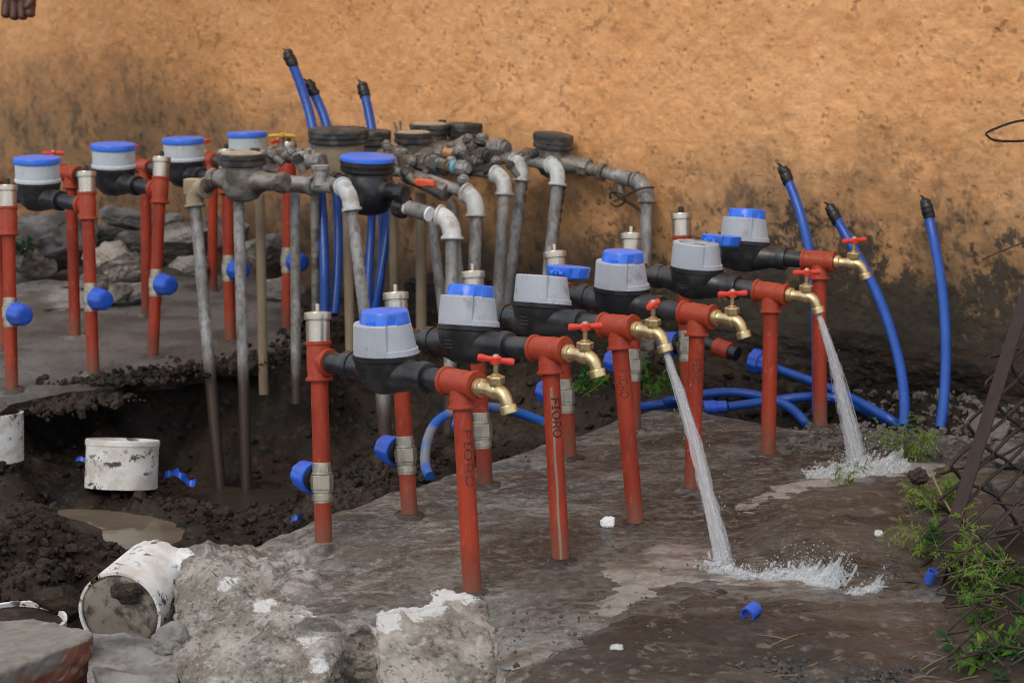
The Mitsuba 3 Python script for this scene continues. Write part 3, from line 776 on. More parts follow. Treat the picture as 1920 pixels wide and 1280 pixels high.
def lid_mesh(tab_az):
    n = 96
    m = lathe([(.040, 0), (.0432, .0004), (.0435, .003), (.0405, .0195), (.0385, .0222), (.030, .0228)], n)
    v = np.array(m.vertices); az = np.arctan2(v[:, 1], v[:, 0])
    rel = (az - tab_az + np.pi) % (2 * np.pi) - np.pi
    k = (np.abs(rel) < .62) & (v[:, 2] < .016) & (np.hypot(v[:, 0], v[:, 1]) > .035)
    v[k, :2] *= 1.035
    k = ((np.abs(rel - .85) < .16) | (np.abs(rel + .85) < .16)) & (v[:, 2] < .012) & (np.hypot(v[:, 0], v[:, 1]) > .035)
    v[k, :2] *= .93
    m.vertices = v
    tab = trimesh.creation.box((.008, .016, .008)); tab.apply_translation((.0425, 0, .005))
    tab.apply_transform(trimesh.transformations.rotation_matrix(tab_az, [0, 0, 1]))
    return cat(m, tab)


def hood_meter(label, S, E, roll, group, frac=.5, lid_open=None, lid_tilt=-7.0, head_drop=.0):
    t = thing('water_meter', label, 'water meter', group)
    M, C, f, L = meter_frame(S, E, frac, roll)
    part(t, 'body', at(meter_body(), M), 'm_black')
    couplings(t, M, L * frac, L * (1 - frac), .024, .034)
    part(t, 'clamp_ring', at(lathe([(.054, .0225), (.0575, .023), (.0582, .025), (.0582, .028), (.0565, .0285), (.0565, .0295), (.0582, .030), (.0582, .0325), (.054, .033)], 48), M), 'm_black')
    T_ = np.eye(4); T_[2, 3] = .0328
    faz = math.atan2(M[1, 0], M[0, 0])
    haz = math.radians(-174) - faz
    part(t, 'housing', at(housing(haz), M @ T_), 'm_grey', smooth=20)
    part(t, 'dial', at(lathe([(.040, .0460), (.040, .0475), (.038, .048)], 40), M @ T_), 'm_dial')
    part(t, 'dial__pointer', at(trimesh.creation.box((.030, .003, .0006), transform=trimesh.transformations.translation_matrix((.004, .002, .0486))), M @ T_), 'm_tape', smooth=False)
    T_[2, 3] = .0328 + .0505
    tab = math.radians(-118) - faz
    if lid_open is None:
        part(t, 'lid', at(lid_mesh(tab), M @ T_), 'm_blue_lid', smooth=25)
    else:
        w = unit(lid_open); hinge = (M @ T_)[:3, 3] + w * .047
        w2 = unit(w + np.array([0, 0, math.tan(math.radians(lid_tilt))]))
        z2 = unit(np.cross(np.cross(w2, [0, 0, 1]), w2))
        F = frame(hinge + w2 * .0455 + z2 * .012, -z2, w2)
        part(t, 'lid', at(lid_mesh(math.pi), F), 'm_blue_lid', smooth=25, label='blue lid flipped open')
        sd = np.cross(w, [0, 0, 1])
        part(t, 'hinge', cat(rod(hinge - sd * .014, hinge - sd * .006, .0045), rod(hinge + sd * .006, hinge + sd * .014, .0045), rod(hinge - w * .006, hinge + w2 * .012, .003)), 'm_blue_lid')
    return M


def disc_meter(label, S, E, roll, group, frac=.5):
    t = thing('water_meter', label, 'water meter', group)
    M, C, f, L = meter_frame(S, E, frac, roll)
    part(t, 'body', at(meter_body(.010), M), 'm_black')
    couplings(t, M, L * frac, L * (1 - frac), .024, .034)
    part(t, 'clamp_ring', at(lathe([(.054, .030), (.0575, .031), (.0575, .0375), (.054, .038)], 40), M), 'm_black')
    part(t, 'housing', at(lathe([(.055, .038), (.0588, .0385), (.0594, .041), (.0594, .0455), (.0586, .047), (.0562, .0485), (.0562, .086), (.054, .087)], 56), M), 'm_white_grey')
    part(t, 'lid', at(lathe([(.056, .0865), (.0598, .0872), (.0604, .089), (.0600, .0985), (.0582, .1015), (.054, .1025), (.030, .1032)], 56), M), 'm_blue_lid')
    return M


GT, GR, GM, GP = 'brass taps on the right row', 'riser pipes of the right row', 'water meters of the right row', 'tap pipes of the right row'
right = [  # riser base, riser top, tee y, valve y | tap base, tap tee | text | roll | frac | lid | handle direction
    ((607, 1020), (595, 573), 676, 903, (886, 1112), (864, 718), (803, .014, .095, .40), 1, .50, None, (.93, .1, -.16)),
    ((768, 965), (741, 541), 634, 852, (1052, 1050), (1030, 655), (744, .0155, .070, .42), 11, .48, None, (.95, .3, -.02)),
    ((910, 910), (886, 506), 590, 806, (1192, 982), (1159, 612), (692, .0155, .052, .05), 11, .48, (.52, .85, 0), (.35, .93, 0)),
    ((1068, 858), (1039, 463), 548, 742, (1297, 918), (1308, 590), (672, .015, .05, .1), 2, .47, None, (.95, .3, -.01)),
    ((1189, 808), (1183, 420), 510, 684, (1440, 852), (1446, 549), None, 3, .47, (.62, .78, 0), (.96, .25, 0)),
    ((1290, 768), (1277, 393), 470, 648, (1538, 800), (1535, 489), None, 9, .46, None, (.90, .4, .03)),
]
where = ['first (nearest)', 'second', 'third', 'fourth', 'fifth', 'sixth (farthest)']
lab_r = ['nearest red riser pipe with silvery air valve, left of the nearest grey meter',
         'second red riser pipe from the front, its blue nut and valve below the nearest meter',
         'third red riser pipe from the front, valve showing right behind the nearest tap pipe',
         'fourth red riser pipe from the front, mostly hidden behind the second tap pipe',
         'fifth red riser pipe from the front, blue nut left of the third tap pipe',
         'farthest red riser pipe of the right row, black stem on its air valve']
lab_p = ['nearest red tap pipe with worn black print, standing at the white edged broken concrete',
         'second red tap pipe from the front with a pale streak and bold black lettering',
         'third red tap pipe, beside the long stream of running water',
         'fourth red tap pipe, standing behind the long stream of running water',
         'fifth red tap pipe, its tap gushing water near the wall',
         'farthest red tap pipe of the right row, standing behind the far water stream']
lab_m = ['nearest grey and black water meter, closed blue lid, front of the right row',
         'tilted grey water meter with closed blue lid, second from the front of the right row',
         'tilted grey water meter with its blue lid flipped open, third from the front',
         'upright grey water meter with closed blue lid between the two open lidded meters',
         'grey water meter with open blue lid, second from the back of the right row',
         'farthest grey water meter of the right row, closed tilted lid before the orange wall']
lab_t = ['nearest brass tap with tilted red handle, dry, at the front of the right row',
         'brass tap second from the front, its red bar handle overlapping the third red tee',
         'brass tap with an end-on red handle pouring the long near stream of water',
         'brass tap with red bar handle between the two running taps, dry',
         'brass tap pouring the far stream of water near the wall',
         'farthest brass tap of the right row, dry, in front of a blue pipe']
SPOUT = []
for k, (rb, rt, yt, yv, tb, tt, txt, roll, frac, lid, hd) in enumerate(right):
    Br, Bt = G(*rb), G(*tb)
    S0 = PX(rt[0] + (rb[0] - rt[0]) * (yt - rt[1]) / (rb[1] - rt[1]), yt, depth(Br)); E0 = PX(*tt, depth(Bt))
    flow = unit(E0 - S0)
    S = riser(lab_r[k], rb, rt, yt, yv, flow, unit([-flow[0] * .92, -flow[1] * 1.1, 0.02]), GR, black=(k == 5))
    E = tap_pipe(lab_p[k], tb, tt, flow, GP, txt)
    hood_meter(lab_m[k], S, E, roll, GM, frac, lid)
    SPOUT.append(tap(lab_t[k], E, flow, hd, GT))
# a pale streak of paint down the second tap pipe
B = G(1052, 1050); C = PX(1030, 655, depth(B)); u = unit(C - B)
ang = np.linspace(-.16, .10, 5); hh = np.linspace(.0, .30, 40)
side_ = np.array([1.0, 0, 0]); out = unit(np.cross(side_, u)); out = out if out[1] < 0 else -out
V = np.array([[B + u * h + (R_PIPE + .0003) * (math.sin(a + .03 * math.sin(h * 60)) * side_ + math.cos(a + .03 * math.sin(h * 60)) * out) for a in ang] for h in hh]).reshape(-1, 3)
i, j = np.meshgrid(np.arange(39), np.arange(4), indexing='ij')
quad = np.stack([i * 5 + j, i * 5 + j + 1, (i + 1) * 5 + j + 1, (i + 1) * 5 + j], -1).reshape(-1, 4)
part('tap_pipe_001', 'paint_streak', trimesh.Trimesh(V, np.vstack([quad[:, [0, 1, 2]], quad[:, [0, 2, 3]]]), process=False), 'm_brown', smooth=True)

# the left row: risers stand on the pit side, taps on the far side
LR, LM, LP_, LT = 'riser pipes of the left row', 'water meters of the left row', 'tap pipes of the left row', 'taps of the left row'
left = [  # riser base, top, tee y, valve y | tap base, tee
    ((22, 730), (14, 332), 414, 585, None, None),
    ((175, 700), (162, 320), 386, 557, (8, 655), (-14, 352)),
    ((286, 670), (303, 300), 356, 530, (141, 632), (133, 326)),
    ((432, 640), (424, 290), 340, 503, (275, 590), (273, 313)),
    ((538, 620), (541, 285), 325, 488, (398, 545), (400, 300)),
]
lab_lr = ['red riser pipe at the left picture edge with blue nut and grey air valve',
          'red riser pipe right of the leftmost blue topped meter, blue nut facing the viewer',
          'leaning red riser pipe right of the second blue topped meter from the left',
          'red riser pipe partly hidden by grey pipes, blue nut behind a grey pipe',
          'farthest red riser pipe of the left row, behind the grey pipes']
lab_lp = ['dark red pipe at the very left edge behind the first riser', 'red tap pipe behind the leftmost white meter, red tee on top', 'red tap pipe behind the second white meter of the left row', 'red tap pipe behind the third white meter, between the grey pipes']
lab_lm = ['leftmost white and black water meter with a flat blue lid', 'second white water meter from the left with flat blue lid', 'third white water meter from the left, blue lid, behind the tan pipe fitting', 'white water meter with blue lid half hidden behind the old grey meter']
lab_lt = ['brass tap beyond the left picture edge on the left row', 'tap with wide red handle behind the leftmost blue lidded meter', 'tap with end-on red handle behind the second blue lidded meter', 'tap with red handle hidden behind the third blue lidded meter']
for k, (rb, rt, yt, yv, tb, tt) in enumerate(left):
    Br = G(*rb); S0 = PX(rt[0] + (rb[0] - rt[0]) * (yt - rt[1]) / (rb[1] - rt[1]), yt, depth(Br))
    if tb: flow = unit(PX(*tt, depth(G(*tb))) - S0)
    else: flow = unit([-.75, .66, 0])
    S = riser(lab_lr[k], rb, rt, yt, yv, flow, unit([.80, -.75, .0]), LR, black=True)
    if tb:
        E = tap_pipe(lab_lp[k - 1], tb, tt, flow, LP_)
        disc_meter(lab_lm[k - 1], S, E, 0, LM)
        tap(lab_lt[k - 1], E, flow, (.95, .3, 0) if k == 2 else (.3, .95, 0), LT)
tap('red tap handle showing above the old meters beside the yellow handle', PX(556, 300, 4.95), (-.75, .66, 0), (.5, .8, 0.1), LT)

# ------------------------------------------------------------------ the old meters and grey pipes between the rows
FL = unit([.80, -.60, 0])


def old_meter(label, c_px, d, head_r, flow=FL, port=(.10, .10), lid='dust', body='m_old', head='m_old_dark', neck=.030, group='old grey meters between the rows', open_lid=False, s=1.0):
    t = thing('old_water_meter', label, 'water meter', group)
    C = PX(*c_px, d); f = unit(flow)
    M = np.eye(4); M[:3, 0], M[:3, 2] = f, [0, 0, 1]; M[:3, 1] = np.cross([0, 0, 1], f); M[:3, 3] = C
    r = head_r
    b = lathe([(0, -.046 * s), (.020 * s, -.046 * s), (.034 * s, -.040 * s), (.044 * s, -.024 * s), (.047 * s, -.004 * s), (.046 * s, .012 * s), (r * .84, neck - .006), (r * .84, neck)], 40)
    ps = []
    for sg, L in ((-1, port[0]), (1, port[1])):
        ps.append(at(lathe([(.034 * s, .020), (.029 * s, .045), (.0225, .070), (.0215, L - .018), (.0205, L)], 24), frame([0, 0, 0], [sg, 0, 0])))
        ps.append(at(lathe([(.022, L - .022), (.0262, L - .021), (.0262, L - .004), (.021, L)], 8), frame([0, 0, 0], [sg, 0, 0])))
    part(t, 'body', at(cat(b, *ps), M), body)
    part(t, 'register_box', at(lathe([(r * .80, neck), (r * .97, neck + .002), (r, neck + .005), (r, neck + .013), (r * .94, neck + .0145), (r * .94, neck + .017), (r, neck + .019), (r, neck + .0285), (r * .95, neck + .031), (r * .88, neck + .0315), (r * .86, neck + .029)], 48), M), head)
    if lid == 'dust':
        part(t, 'lid', at(lathe([(r * .86, neck + .0288), (r * .86, neck + .031), (r * .7, neck + .034), (r * .3, neck + .0355)], 40), M), 'm_dust')
    else:
        part(t, 'lid', at(lathe([(r * .98, neck + .0288), (r * 1.01, neck + .031), (r * 1.0, neck + .038), (r * .93, neck + .0415), (r * .4, neck + .043)], 40), M), lid)
    part(t, 'hinge', at(cat(rod((-.012, r * .98, neck + .034), (.012, r * .98, neck + .034), .005), trimesh.creation.box((.010, .012, .016), transform=trimesh.transformations.translation_matrix((0, r * .98, neck + .030)))), M), head)
    return C, f


def grey_pipe(label, top, bot, d, start=None, ds=None, db=None, r=.0145, mat='m_galv', emat='m_pale', sink=.10, cat_='pipe', group='grey pipes between the meter rows', collar=True, re=None):
    """A standing pipe; with start it has an elbow on top that comes from there."""
    t = thing('grey_pipe' if mat != 'm_brown' else 'brown_pipe', label, cat_, group)
    A, Bm = PX(*top, d), PX(*bot, db or d)
    u = unit(A - Bm); re = re or r * 1.22
    part(t, 'pipe', rod(Bm - u * sink, A - u * .004, r, 22), mat)
    if start:
        Sx = PX(*start, ds or d)
        cor = A + u * .040
        h = unit(Sx - cor); a0 = cor + h * .040
        part(t, 'elbow', elbow(a0, cor, A - u * .012, re), emat)
        part(t, 'nipple', rod(Sx, a0 - h * .004, r * .95, 18), 'm_galv')
    elif collar:
        part(t, 'collar', lathe_at([(r, -.03), (r * 1.3, -.029), (r * 1.3, -.004), (r * 1.1, 0)], A + u * .004, u, 20), emat)
    return t


# old meter A with the tan fitting on its left pipe and an elbow on its right
old_meter('old grey meter with a dusty tan lid, in front of the fourth blue lid', (455, 338), 4.25, .060, port=(.10, .13), neck=.036, s=1.12, flow=(.90, -.42, 0))
t = grey_pipe('tall light grey pipe with a tan tee on top, going down into the pit', (366, 384), (393, 690), 4.33, r=.0150, db=4.31, sink=.36, collar=False)
A_ = PX(362, 350, 4.33)
part(t, 'tee', cat(elbow(A_ + FL * .05 + [0, 0, .001], A_, PX(366, 388, 4.33), .0225), lathe_at([(.019, -.02), (.0235, -.018), (.0245, .0), (.0235, .018), (.019, .02)], A_, [0, 0, 1], 24)), 'm_dust')
part(t, 'nipple', rod(A_ + FL * .04, PX(420, 333, 4.28), .0165, 18), 'm_old')
grey_pipe('light grey pipe below the old tan lidded meter, going down into the pit', (447, 372), (456, 694), 4.27, r=.0140, sink=.36, collar=False)
grey_pipe('tan brown pipe right of the pit side grey pipes', (487, 362), (493, 668), 4.45, r=.0125, mat='m_brown', collar=False)
grey_pipe('grey pipe with no fitting, right of the tan pipe at the pit brink', (553, 360), (555, 684), 4.35, r=.0130, collar=False)
grey_pipe('thin dark grey pipe left of the blue pipes', (590, 340), (593, 590), 4.75, r=.0125, mat='m_old', collar=False)
grey_pipe('brown pipe between the blue pipes and the bent grey pipe', (650, 350), (656, 632), 4.5, r=.0125, mat='m_brown', collar=False)
grey_pipe('light grey bent pipe whose elbow stands left of the black meter', (659, 386), (690, 640), 4.15, start=(610, 338), ds=4.26, r=.0145, re=.0205)
t = thing('pipe_union', 'corroded pipe union with white tape between the old meter and the bent grey pipe', 'pipe fitting', 'pipe fittings')
pa, pb, pc = PX(524, 343, 4.30), PX(565, 347, 4.28), PX(625, 352, 4.22); ax = unit(pc - pa)
part(t, 'nut', hexnut(pa - ax * .006, ax, .026, .026, 8), 'm_old', smooth=False)
part(t, 'tape', rod(pa + ax * .021, pa + ax * .030, .0205), 'm_tape_white')
part(t, 'coupling', cat(rod(pa + ax * .03, pb + ax * .035, .0215), lathe_at([(.020, 0), (.026, .002), (.026, .010), (.020, .012)], pb + ax * .03, ax, 20), rod(pb + ax * .02, pc, .0155), rod(PX(601, 350, 4.24), PX(601, 312, 4.24), .018), lathe_at([(.018, 0), (.023, .001), (.023, .010), (.018, .011)], PX(601, 318, 4.24), [0, 0, 1], 20)), 'm_galv')

# black meter B
KB = 'm_black'
Cb, fb = old_meter('black water meter with a domed blue lid amid the grey pipes', (690, 352), 4.35, .070, flow=(.80, -.60, -.06), port=(.12, .125), lid='m_blue_lid', body=KB, head=KB, neck=.040, s=1.45, group='meters with blue lids amid the grey pipes')
grey_pipe('pale pipe with a white elbow right of the black meter, running into the pit', (848, 440), (841, 880), 4.28, start=(765, 390), ds=4.33, r=.0165, emat='m_white_elbow', re=.0235, sink=.06)
t = thing('pipe_fitting', 'short grey union with white thread tape right of the black meter', 'pipe fitting', 'pipe fittings')
p0, p1 = PX(752, 386, 4.31), PX(806, 402, 4.26); ax = unit(p1 - p0)
part(t, 'nut', hexnut(p0 - ax * .012, ax, .031, .028, 10), 'm_black', smooth=False)
part(t, 'tape', rod(p0 + ax * .016, p0 + ax * .024, .0185), 'm_tape_white'); part(t, 'tape', rod(p1 - ax * .006, p1, .0185), 'm_tape_white')
part(t, 'coupling', rod(p0 + ax * .024, p1 - ax * .006, .0195), 'm_galv')

old_meter('large old tan bodied meter with a black rim behind the black meter', (636, 300), 4.62, .082, body='m_dust', head='m_old_dark', lid='m_old_dark', neck=.044, s=1.4, port=(.12, .14))
old_meter('old dark meter behind the blue domed lid of the black meter', (697, 292), 4.85, .056, body='m_old', lid='m_old_dark', neck=.03)
old_meter('old meter with a dusty round lid, left of the stacked dark lids', (776, 292), 4.75, .054, lid='dust', neck=.034)
old_meter('old meter with a dusty lid at the back, between two other lids', (806, 278), 5.0, .060, lid='dust', neck=.040)
old_meter('old meter with a thick dark lid at the top of the cluster', (873, 283), 5.02, .053, lid='m_old_dark', neck=.040)
old_meter('old meter with a dark lid standing apart in front of the orange wall', (1037, 302), 4.75, .0565, lid='m_old_dark', neck=.034, flow=(.86, -.40, -.10), port=(.09, .115))

# elbows and pipes right of them
grey_pipe('grey pipe whose elbow follows the red lever valve', (893, 398), (888, 560), 4.45, start=(740, 315), ds=4.62, r=.0165, re=.0225)
t = thing('lever_valve', 'old valve with a worn orange red handle', 'valve', 'valves on the old pipes')
v0, v1 = PX(762, 326, 4.58), PX(838, 362, 4.50); ax = unit(v1 - v0)
part(t, 'body', cat(hexnut(v0, ax, .025, .022, 8), rod(v0 + ax * .02, v1 - ax * .02, .022), hexnut(v1 - ax * .022, ax, .025, .022, 8), rod(PX(800, 345, 4.52), PX(800, 345, 4.52) + np.array([0, 0, .02]), .010)), 'm_old', smooth=25)
hb = rock([0, 0, 0], (.070, .022, .020), 5, box=5, amp=.08, cuts=0, sub=3); hb.apply_transform(frame(PX(797, 343, 4.46), [0, 0, 1], ax - np.array([0, 0, .02])))
part(t, 'handle', hb, 'm_orange')
grey_pipe('grey bent pipe in the middle of the cluster, first of two side by side', (946, 358), (932, 575), 4.60, start=(862, 316), ds=4.72, r=.0155, re=.0215)
grey_pipe('grey bent pipe in the middle of the cluster, second of two, dark strip beside it', (979, 332), (951, 575), 4.72, start=(900, 290), ds=4.85, r=.0155, re=.0205)
grey_pipe('grey bent pipe below the lone dark lidded meter', (1046, 340), (1029, 500), 4.62, start=(985, 302), ds=4.74, r=.0155, re=.0205)
grey_pipe('grey bent pipe at the right end of the old pipes, against the orange wall', (1212, 372), (1210, 520), 4.60, start=(1130, 322), ds=4.68, r=.0155, re=.0215, emat='m_galv')
t = thing('pipe_fitting', 'weathered grey union and stop tap between the lone meter and the rightmost bent pipe', 'pipe fitting', 'pipe fittings')
p0, p1, p2 = PX(1088, 312, 4.70), PX(1125, 322, 4.67), PX(1165, 332, 4.64); ax = unit(p2 - p0)
part(t, 'nut', cat(hexnut(p0, ax, .026, .026, 8), lathe_at([(.020, 0), (.025, .001), (.025, .012), (.020, .013)], p1, ax, 20)), 'm_old', smooth=25)
part(t, 'body', cat(rod(p0 + ax * .02, p2 + ax * .03, .0165), rod(p2 - ax * .012, p2 + ax * .03, .021), rod(p2, p2 - np.array([0, 0, .045]), .009)), 'm_galv')
# dark wire wound below it
t = thing('tangled_wire', 'dark wire wound round the rightmost bent pipe', 'wire')
part(t, 'strand', cat(tube(spline([PX(1143, 350, 4.62), PX(1165, 372, 4.6), PX(1185, 383, 4.6), PX(1205, 402, 4.6)], 30), .004, 8), tube(spline([PX(1150, 378, 4.61), PX(1175, 366, 4.59), PX(1198, 355, 4.57), PX(1226, 352, 4.57)], 30), .003, 8), tube(spline([PX(1145, 372, 4.62), PX(1152, 360, 4.6), PX(1172, 372, 4.59), PX(1160, 386, 4.61), PX(1146, 380, 4.62)], 30), .0028, 8)), 'm_wire')
# toothed dark strips of dripped bitumen beside two pipes
for k, (a, b, d, sd) in enumerate((((985, 345), (962, 520), 4.735, 1), ((1056, 350), (1040, 460), 4.635, 1), ((901, 420), (899, 495), 4.46, 1))):
    A, Bm = PX(*a, d), PX(*b, d); u = unit(Bm - A); L = np.linalg.norm(Bm - A); rg = np.random.default_rng(k)
    p = [A + u * s_ * L + np.array([.0016 * rg.normal(), 0, 0]) for s_ in np.linspace(0, 1, 40)]
    single('bitumen_drip', tube(p, .0045 + .0025 * (rg.random(40) > .5), 8), 'm_tape', ['long toothed black strip beside the second middle bent pipe', 'black strip beside the pipe below the lone meter', 'short black strip beside the pipe of the red lever valve'][k], 'bitumen drip', 'black strips beside grey pipes')

# standing pipes behind the meters
grey_pipe('thin brown pipe behind the second air valve', (738, 380), (739, 560), 4.75, r=.0125, mat='m_brown', collar=False)
grey_pipe('brown pipe left of the white elbow, deep in the cluster', (789, 360), (790, 590), 4.6, r=.0145, mat='m_brown', collar=False)
grey_pipe('slanting grey pipe behind the white elbow', (806, 380), (838, 650), 4.55, r=.0135, mat='m_galv', collar=False)
grey_pipe('thin grey pipe between the white elbow and the lever valve pipe', (846, 372), (868, 560), 4.8, r=.0115, mat='m_galv', collar=False)
grey_pipe('muddy stub of pipe in the pit below the nearest meter', (716, 720), (722, 812), 3.98, r=.0165, mat='m_galv', emat='m_brown', collar=False)

# jumble of small fittings on top of the cluster
t = thing('gate_valve', 'grey gate valve with a yellow bar handle behind the old tan lidded meter', 'valve', 'valves on the old pipes')
gv = PX(530, 292, 4.65)
part(t, 'body', cat(rod(gv - FL * .05, gv + FL * .075, .0185), hexnut(gv + FL * .052, FL, .025, .024, 8), hexnut(gv - FL * .05, FL, .025, .02, 8), lathe_at([(.020, 0), (.021, .018), (.012, .022), (.006, .024), (.006, .052)], gv, [0, 0, 1], 20)), 'm_old', smooth=28)
part(t, 'handle', cat(tube(spline([gv + np.array([-.038, 0, .052]), gv + np.array([0, 0, .055]), gv + np.array([.038, 0, .052])], 12), [.003] + [.0055] * 10 + [.003], 12), lathe_at([(.006, .05), (.009, .052), (.009, .06), (.004, .062)], gv, [0, 0, 1], 16)), 'm_yellow')
t = thing('stop_tap', 'knobbly grey stop tap below the red tap handle, left of the big tan bodied meter', 'valve', 'valves on the old pipes')
st = PX(578, 302, 4.5)
part(t, 'body', cat(rod(st - FL * .035, st + FL * .05, .019), hexnut(st - FL * .03, FL, .026, .024, 8), hexnut(st + FL * .03, FL, .0245, .022, 8), lathe_at([(.014, 0), (.016, .012), (.010, .018), (.010, .03)], st, [0, 0, 1], 18)), 'm_galv', smooth=28)
lab_f = ['grey pipe fitting left of the red lever valve', 'grey fitting with a pale cyan band in the middle of the cluster', 'second grey fitting with a cyan band, just left of the bent pipes', 'small copper coloured union below the dusty lids', 'dark union with a pinkish end below the topmost dark lid', 'grey elbow fitting above the first middle bent pipe', 'grey fitting joined to the second middle bent pipe', 'grey union left of the lone dark lidded meter', 'small corroded fitting under the dusty round lid', 'grey fitting behind the cyan bands', 'corroded fitting left of the first middle bent pipe']
fit = [((756, 300), 4.60, .10, .019, 'm_old', None), ((812, 312), 4.62, .06, .0185, 'm_old', 'm_cyan'), ((846, 313), 4.60, .06, .0175, 'm_galv', 'm_cyan'), ((846, 288), 4.66, .05, .018, 'm_old', 'm_copper'),
       ((884, 292), 4.70, .06, .021, 'm_old_dark', None), ((905, 276), 4.82, .09, .024, 'm_galv', None), ((944, 295), 4.78, .07, .019, 'm_galv', None), ((990, 300), 4.78, .06, .0185, 'm_old', None), ((745, 322), 4.56, .05, .017, 'm_old', None), ((872, 303), 4.7, .06, .018, 'm_galv', None), ((900, 318), 4.66, .05, .0165, 'm_old_dark', None)]
for k, (pp, d, L, r, m1, m2) in enumerate(fit):
    t = thing('pipe_fitting', lab_f[k], 'pipe fitting', 'pipe fittings')
    o = PX(*pp, d)
    part(t, 'body', cat(rod(o - FL * L, o + FL * L, r * .82), hexnut(o - FL * L * .85, FL, r * 1.2, L * .4, 8), hexnut(o + FL * L * .45, FL, r * 1.2, L * .4, 8), lathe_at([(r * .7, 0), (r * .75, r * 1.3), (r * .5, r * 1.6)], o, [0, 0, 1], 16)), m1, smooth=28)
    if m2: part(t, 'band', rod(o - FL * L * .35, o + FL * L * .35, r * 1.12), m2)
t = thing('lever_valve', 'black butterfly handle valve above the middle bent pipes', 'valve', 'valves on the old pipes')
o = PX(922, 286, 4.80)
part(t, 'stem', lathe_at([(.012, -.02), (.012, 0), (.006, .004), (.006, .022)], o, [0, 0, 1], 16), 'm_old')
part(t, 'handle', cat(tube(spline([o + np.array([-.052, .01, .030]), o + np.array([-.03, 0, .024]), o + np.array([0, 0, .018]), o + np.array([.028, 0, .012]), o + np.array([.05, -.01, .018])], 18), np.r_[.004, [.0085] * 5, [.006] * 6, [.0085] * 5, .004], 12)), 'm_tape')
lab_c = ['small bolt headed plug on the old pipes, left of the cyan bands', 'small grey cap on the old pipes, right of the copper union', 'small dark plug between the first and second middle bent pipes', 'dark cap under the topmost dark lid', 'grey plug in front of the dusty round lid', 'short upright grey stub left of the lever valve', 'short upright stub right of the black meter lid', 'small rusty plug above the lever valve pipe', 'grey cap left of the lone dark lidded meter', 'dark plug behind the first middle bent pipe', 'small grey stub beside the gate valve', 'small dark plug left of the stop tap', 'rusty plug below the yellow handle', 'pale cap right of the big dark rim']
for k, (pp, d) in enumerate((((790, 300), 4.55), ((862, 282), 4.62), ((958, 312), 4.62), ((876, 262), 4.75), ((770, 305), 4.55), ((762, 325), 4.5), ((748, 290), 4.5), ((868, 340), 4.48), ((1000, 290), 4.7), ((930, 305), 4.66), ((548, 286), 4.55), ((560, 302), 4.42), ((512, 292), 4.6), ((725, 275), 4.62))):
    rg = np.random.default_rng(700 + k); o = PX(*pp, d); r = rg.uniform(.010, .017); ax = unit(FL * rg.uniform(-1, 1) + np.array([0, -.3, rg.uniform(.3, 1.0)]))
    t = thing('pipe_plug', lab_c[k], 'pipe plug', 'small plugs on the old pipes')
    part(t, 'thread', rod(o - ax * .035, o, r * .8, 14), 'm_old')
    part(t, 'head', cat(hexnut(o - ax * .004, ax, r * 1.15, .014, 6), lathe_at([(r * .8, .010), (r * .8, .015), (r * .5, .018)], o, ax, 14)), ('m_old', 'm_galv', 'm_old_dark')[k % 3], smooth=25)
# thin bits of wire and stems sticking up beside the dusty lid
single('wire_stub', cat(tube(spline([PX(742, 262, 4.8), PX(743, 245, 4.8), PX(739, 230, 4.8)], 10), .004, 8), tube(spline([PX(747, 258, 4.8), PX(751, 240, 4.8), PX(750, 227, 4.8)], 10), .003, 8)), 'm_old', 'thin rusty stubs of wire standing left of the dusty round lids', 'wire')

# ------------------------------------------------------------------ blue pipes
def blue_pipe(label, pts, r=.0117, wrap=True, mat='m_blue_hose', group='upright blue pipes with taped ends'):
    t = thing('blue_pipe', label, 'pipe', group)
    p = np.array([PX(*a) for a in pts]); c = spline(p, 70)
    part(t, 'pipe', tube(c, r, 18), mat, smooth=40)
    if wrap:
        u = unit(c[0] - c[3]); rg = np.random.default_rng(int(pts[0][0]))
        q = [c[0] - u * .030 + u * s_ + np.array([.001, .001, .001]) * rg.normal(size=3) for s_ in np.linspace(0, .046, 14)]
        part(t, 'end_wrap', cat(tube(q, (r + .0022) * np.r_[1, [1.06, 1.02, 1.1, 1.04, 1.12, 1.0, 1.08, 1.05, .98, .92, .95, .8, .5]], 14), tube([q[-3], q[-1] + u * .004 + np.array([-.004, 0, .0]), q[-1] + u * .006 + np.array([-.011, 0, .002])], [.004, .003, .001], 8)), 'm_tape', smooth=50)
    return t


blue_pipe('leftmost of the three right hand blue pipes, black end, behind the farthest tap pipe', [(1470, 322, 4.22), (1492, 375, 4.2), (1511, 440, 4.16), (1524, 520, 4.1), (1530, 620, 4.05), (1532, 780, 3.95)])
blue_pipe('curved blue pipe crossing behind the farthest brass tap, taped black end', [(1560, 396, 4.2), (1590, 448, 4.18), (1635, 530, 4.1), (1672, 625, 4.0), (1693, 720, 3.9), (1694, 800, 3.82)])
blue_pipe('rightmost upright blue pipe with taped black end, alone in front of the stained wall', [(1737, 385, 4.1), (1751, 450, 4.08), (1766, 540, 4.0), (1773, 640, 3.92), (1771, 730, 3.85), (1763, 803, 3.80)])
blue_pipe('tallest blue pipe rising left behind the old meters, taped black end', [(542, 106, 4.85), (560, 150, 4.85), (578, 205, 4.84), (590, 260, 4.82), (600, 340, 4.8), (607, 450, 4.75), (608, 600, 4.7)], r=.0135)
blue_pipe('second tall blue pipe just right of the tallest, taped black end', [(580, 160, 4.9), (600, 200, 4.9), (616, 250, 4.88), (629, 340, 4.85), (634, 450, 4.8), (626, 590, 4.72)], r=.0135)
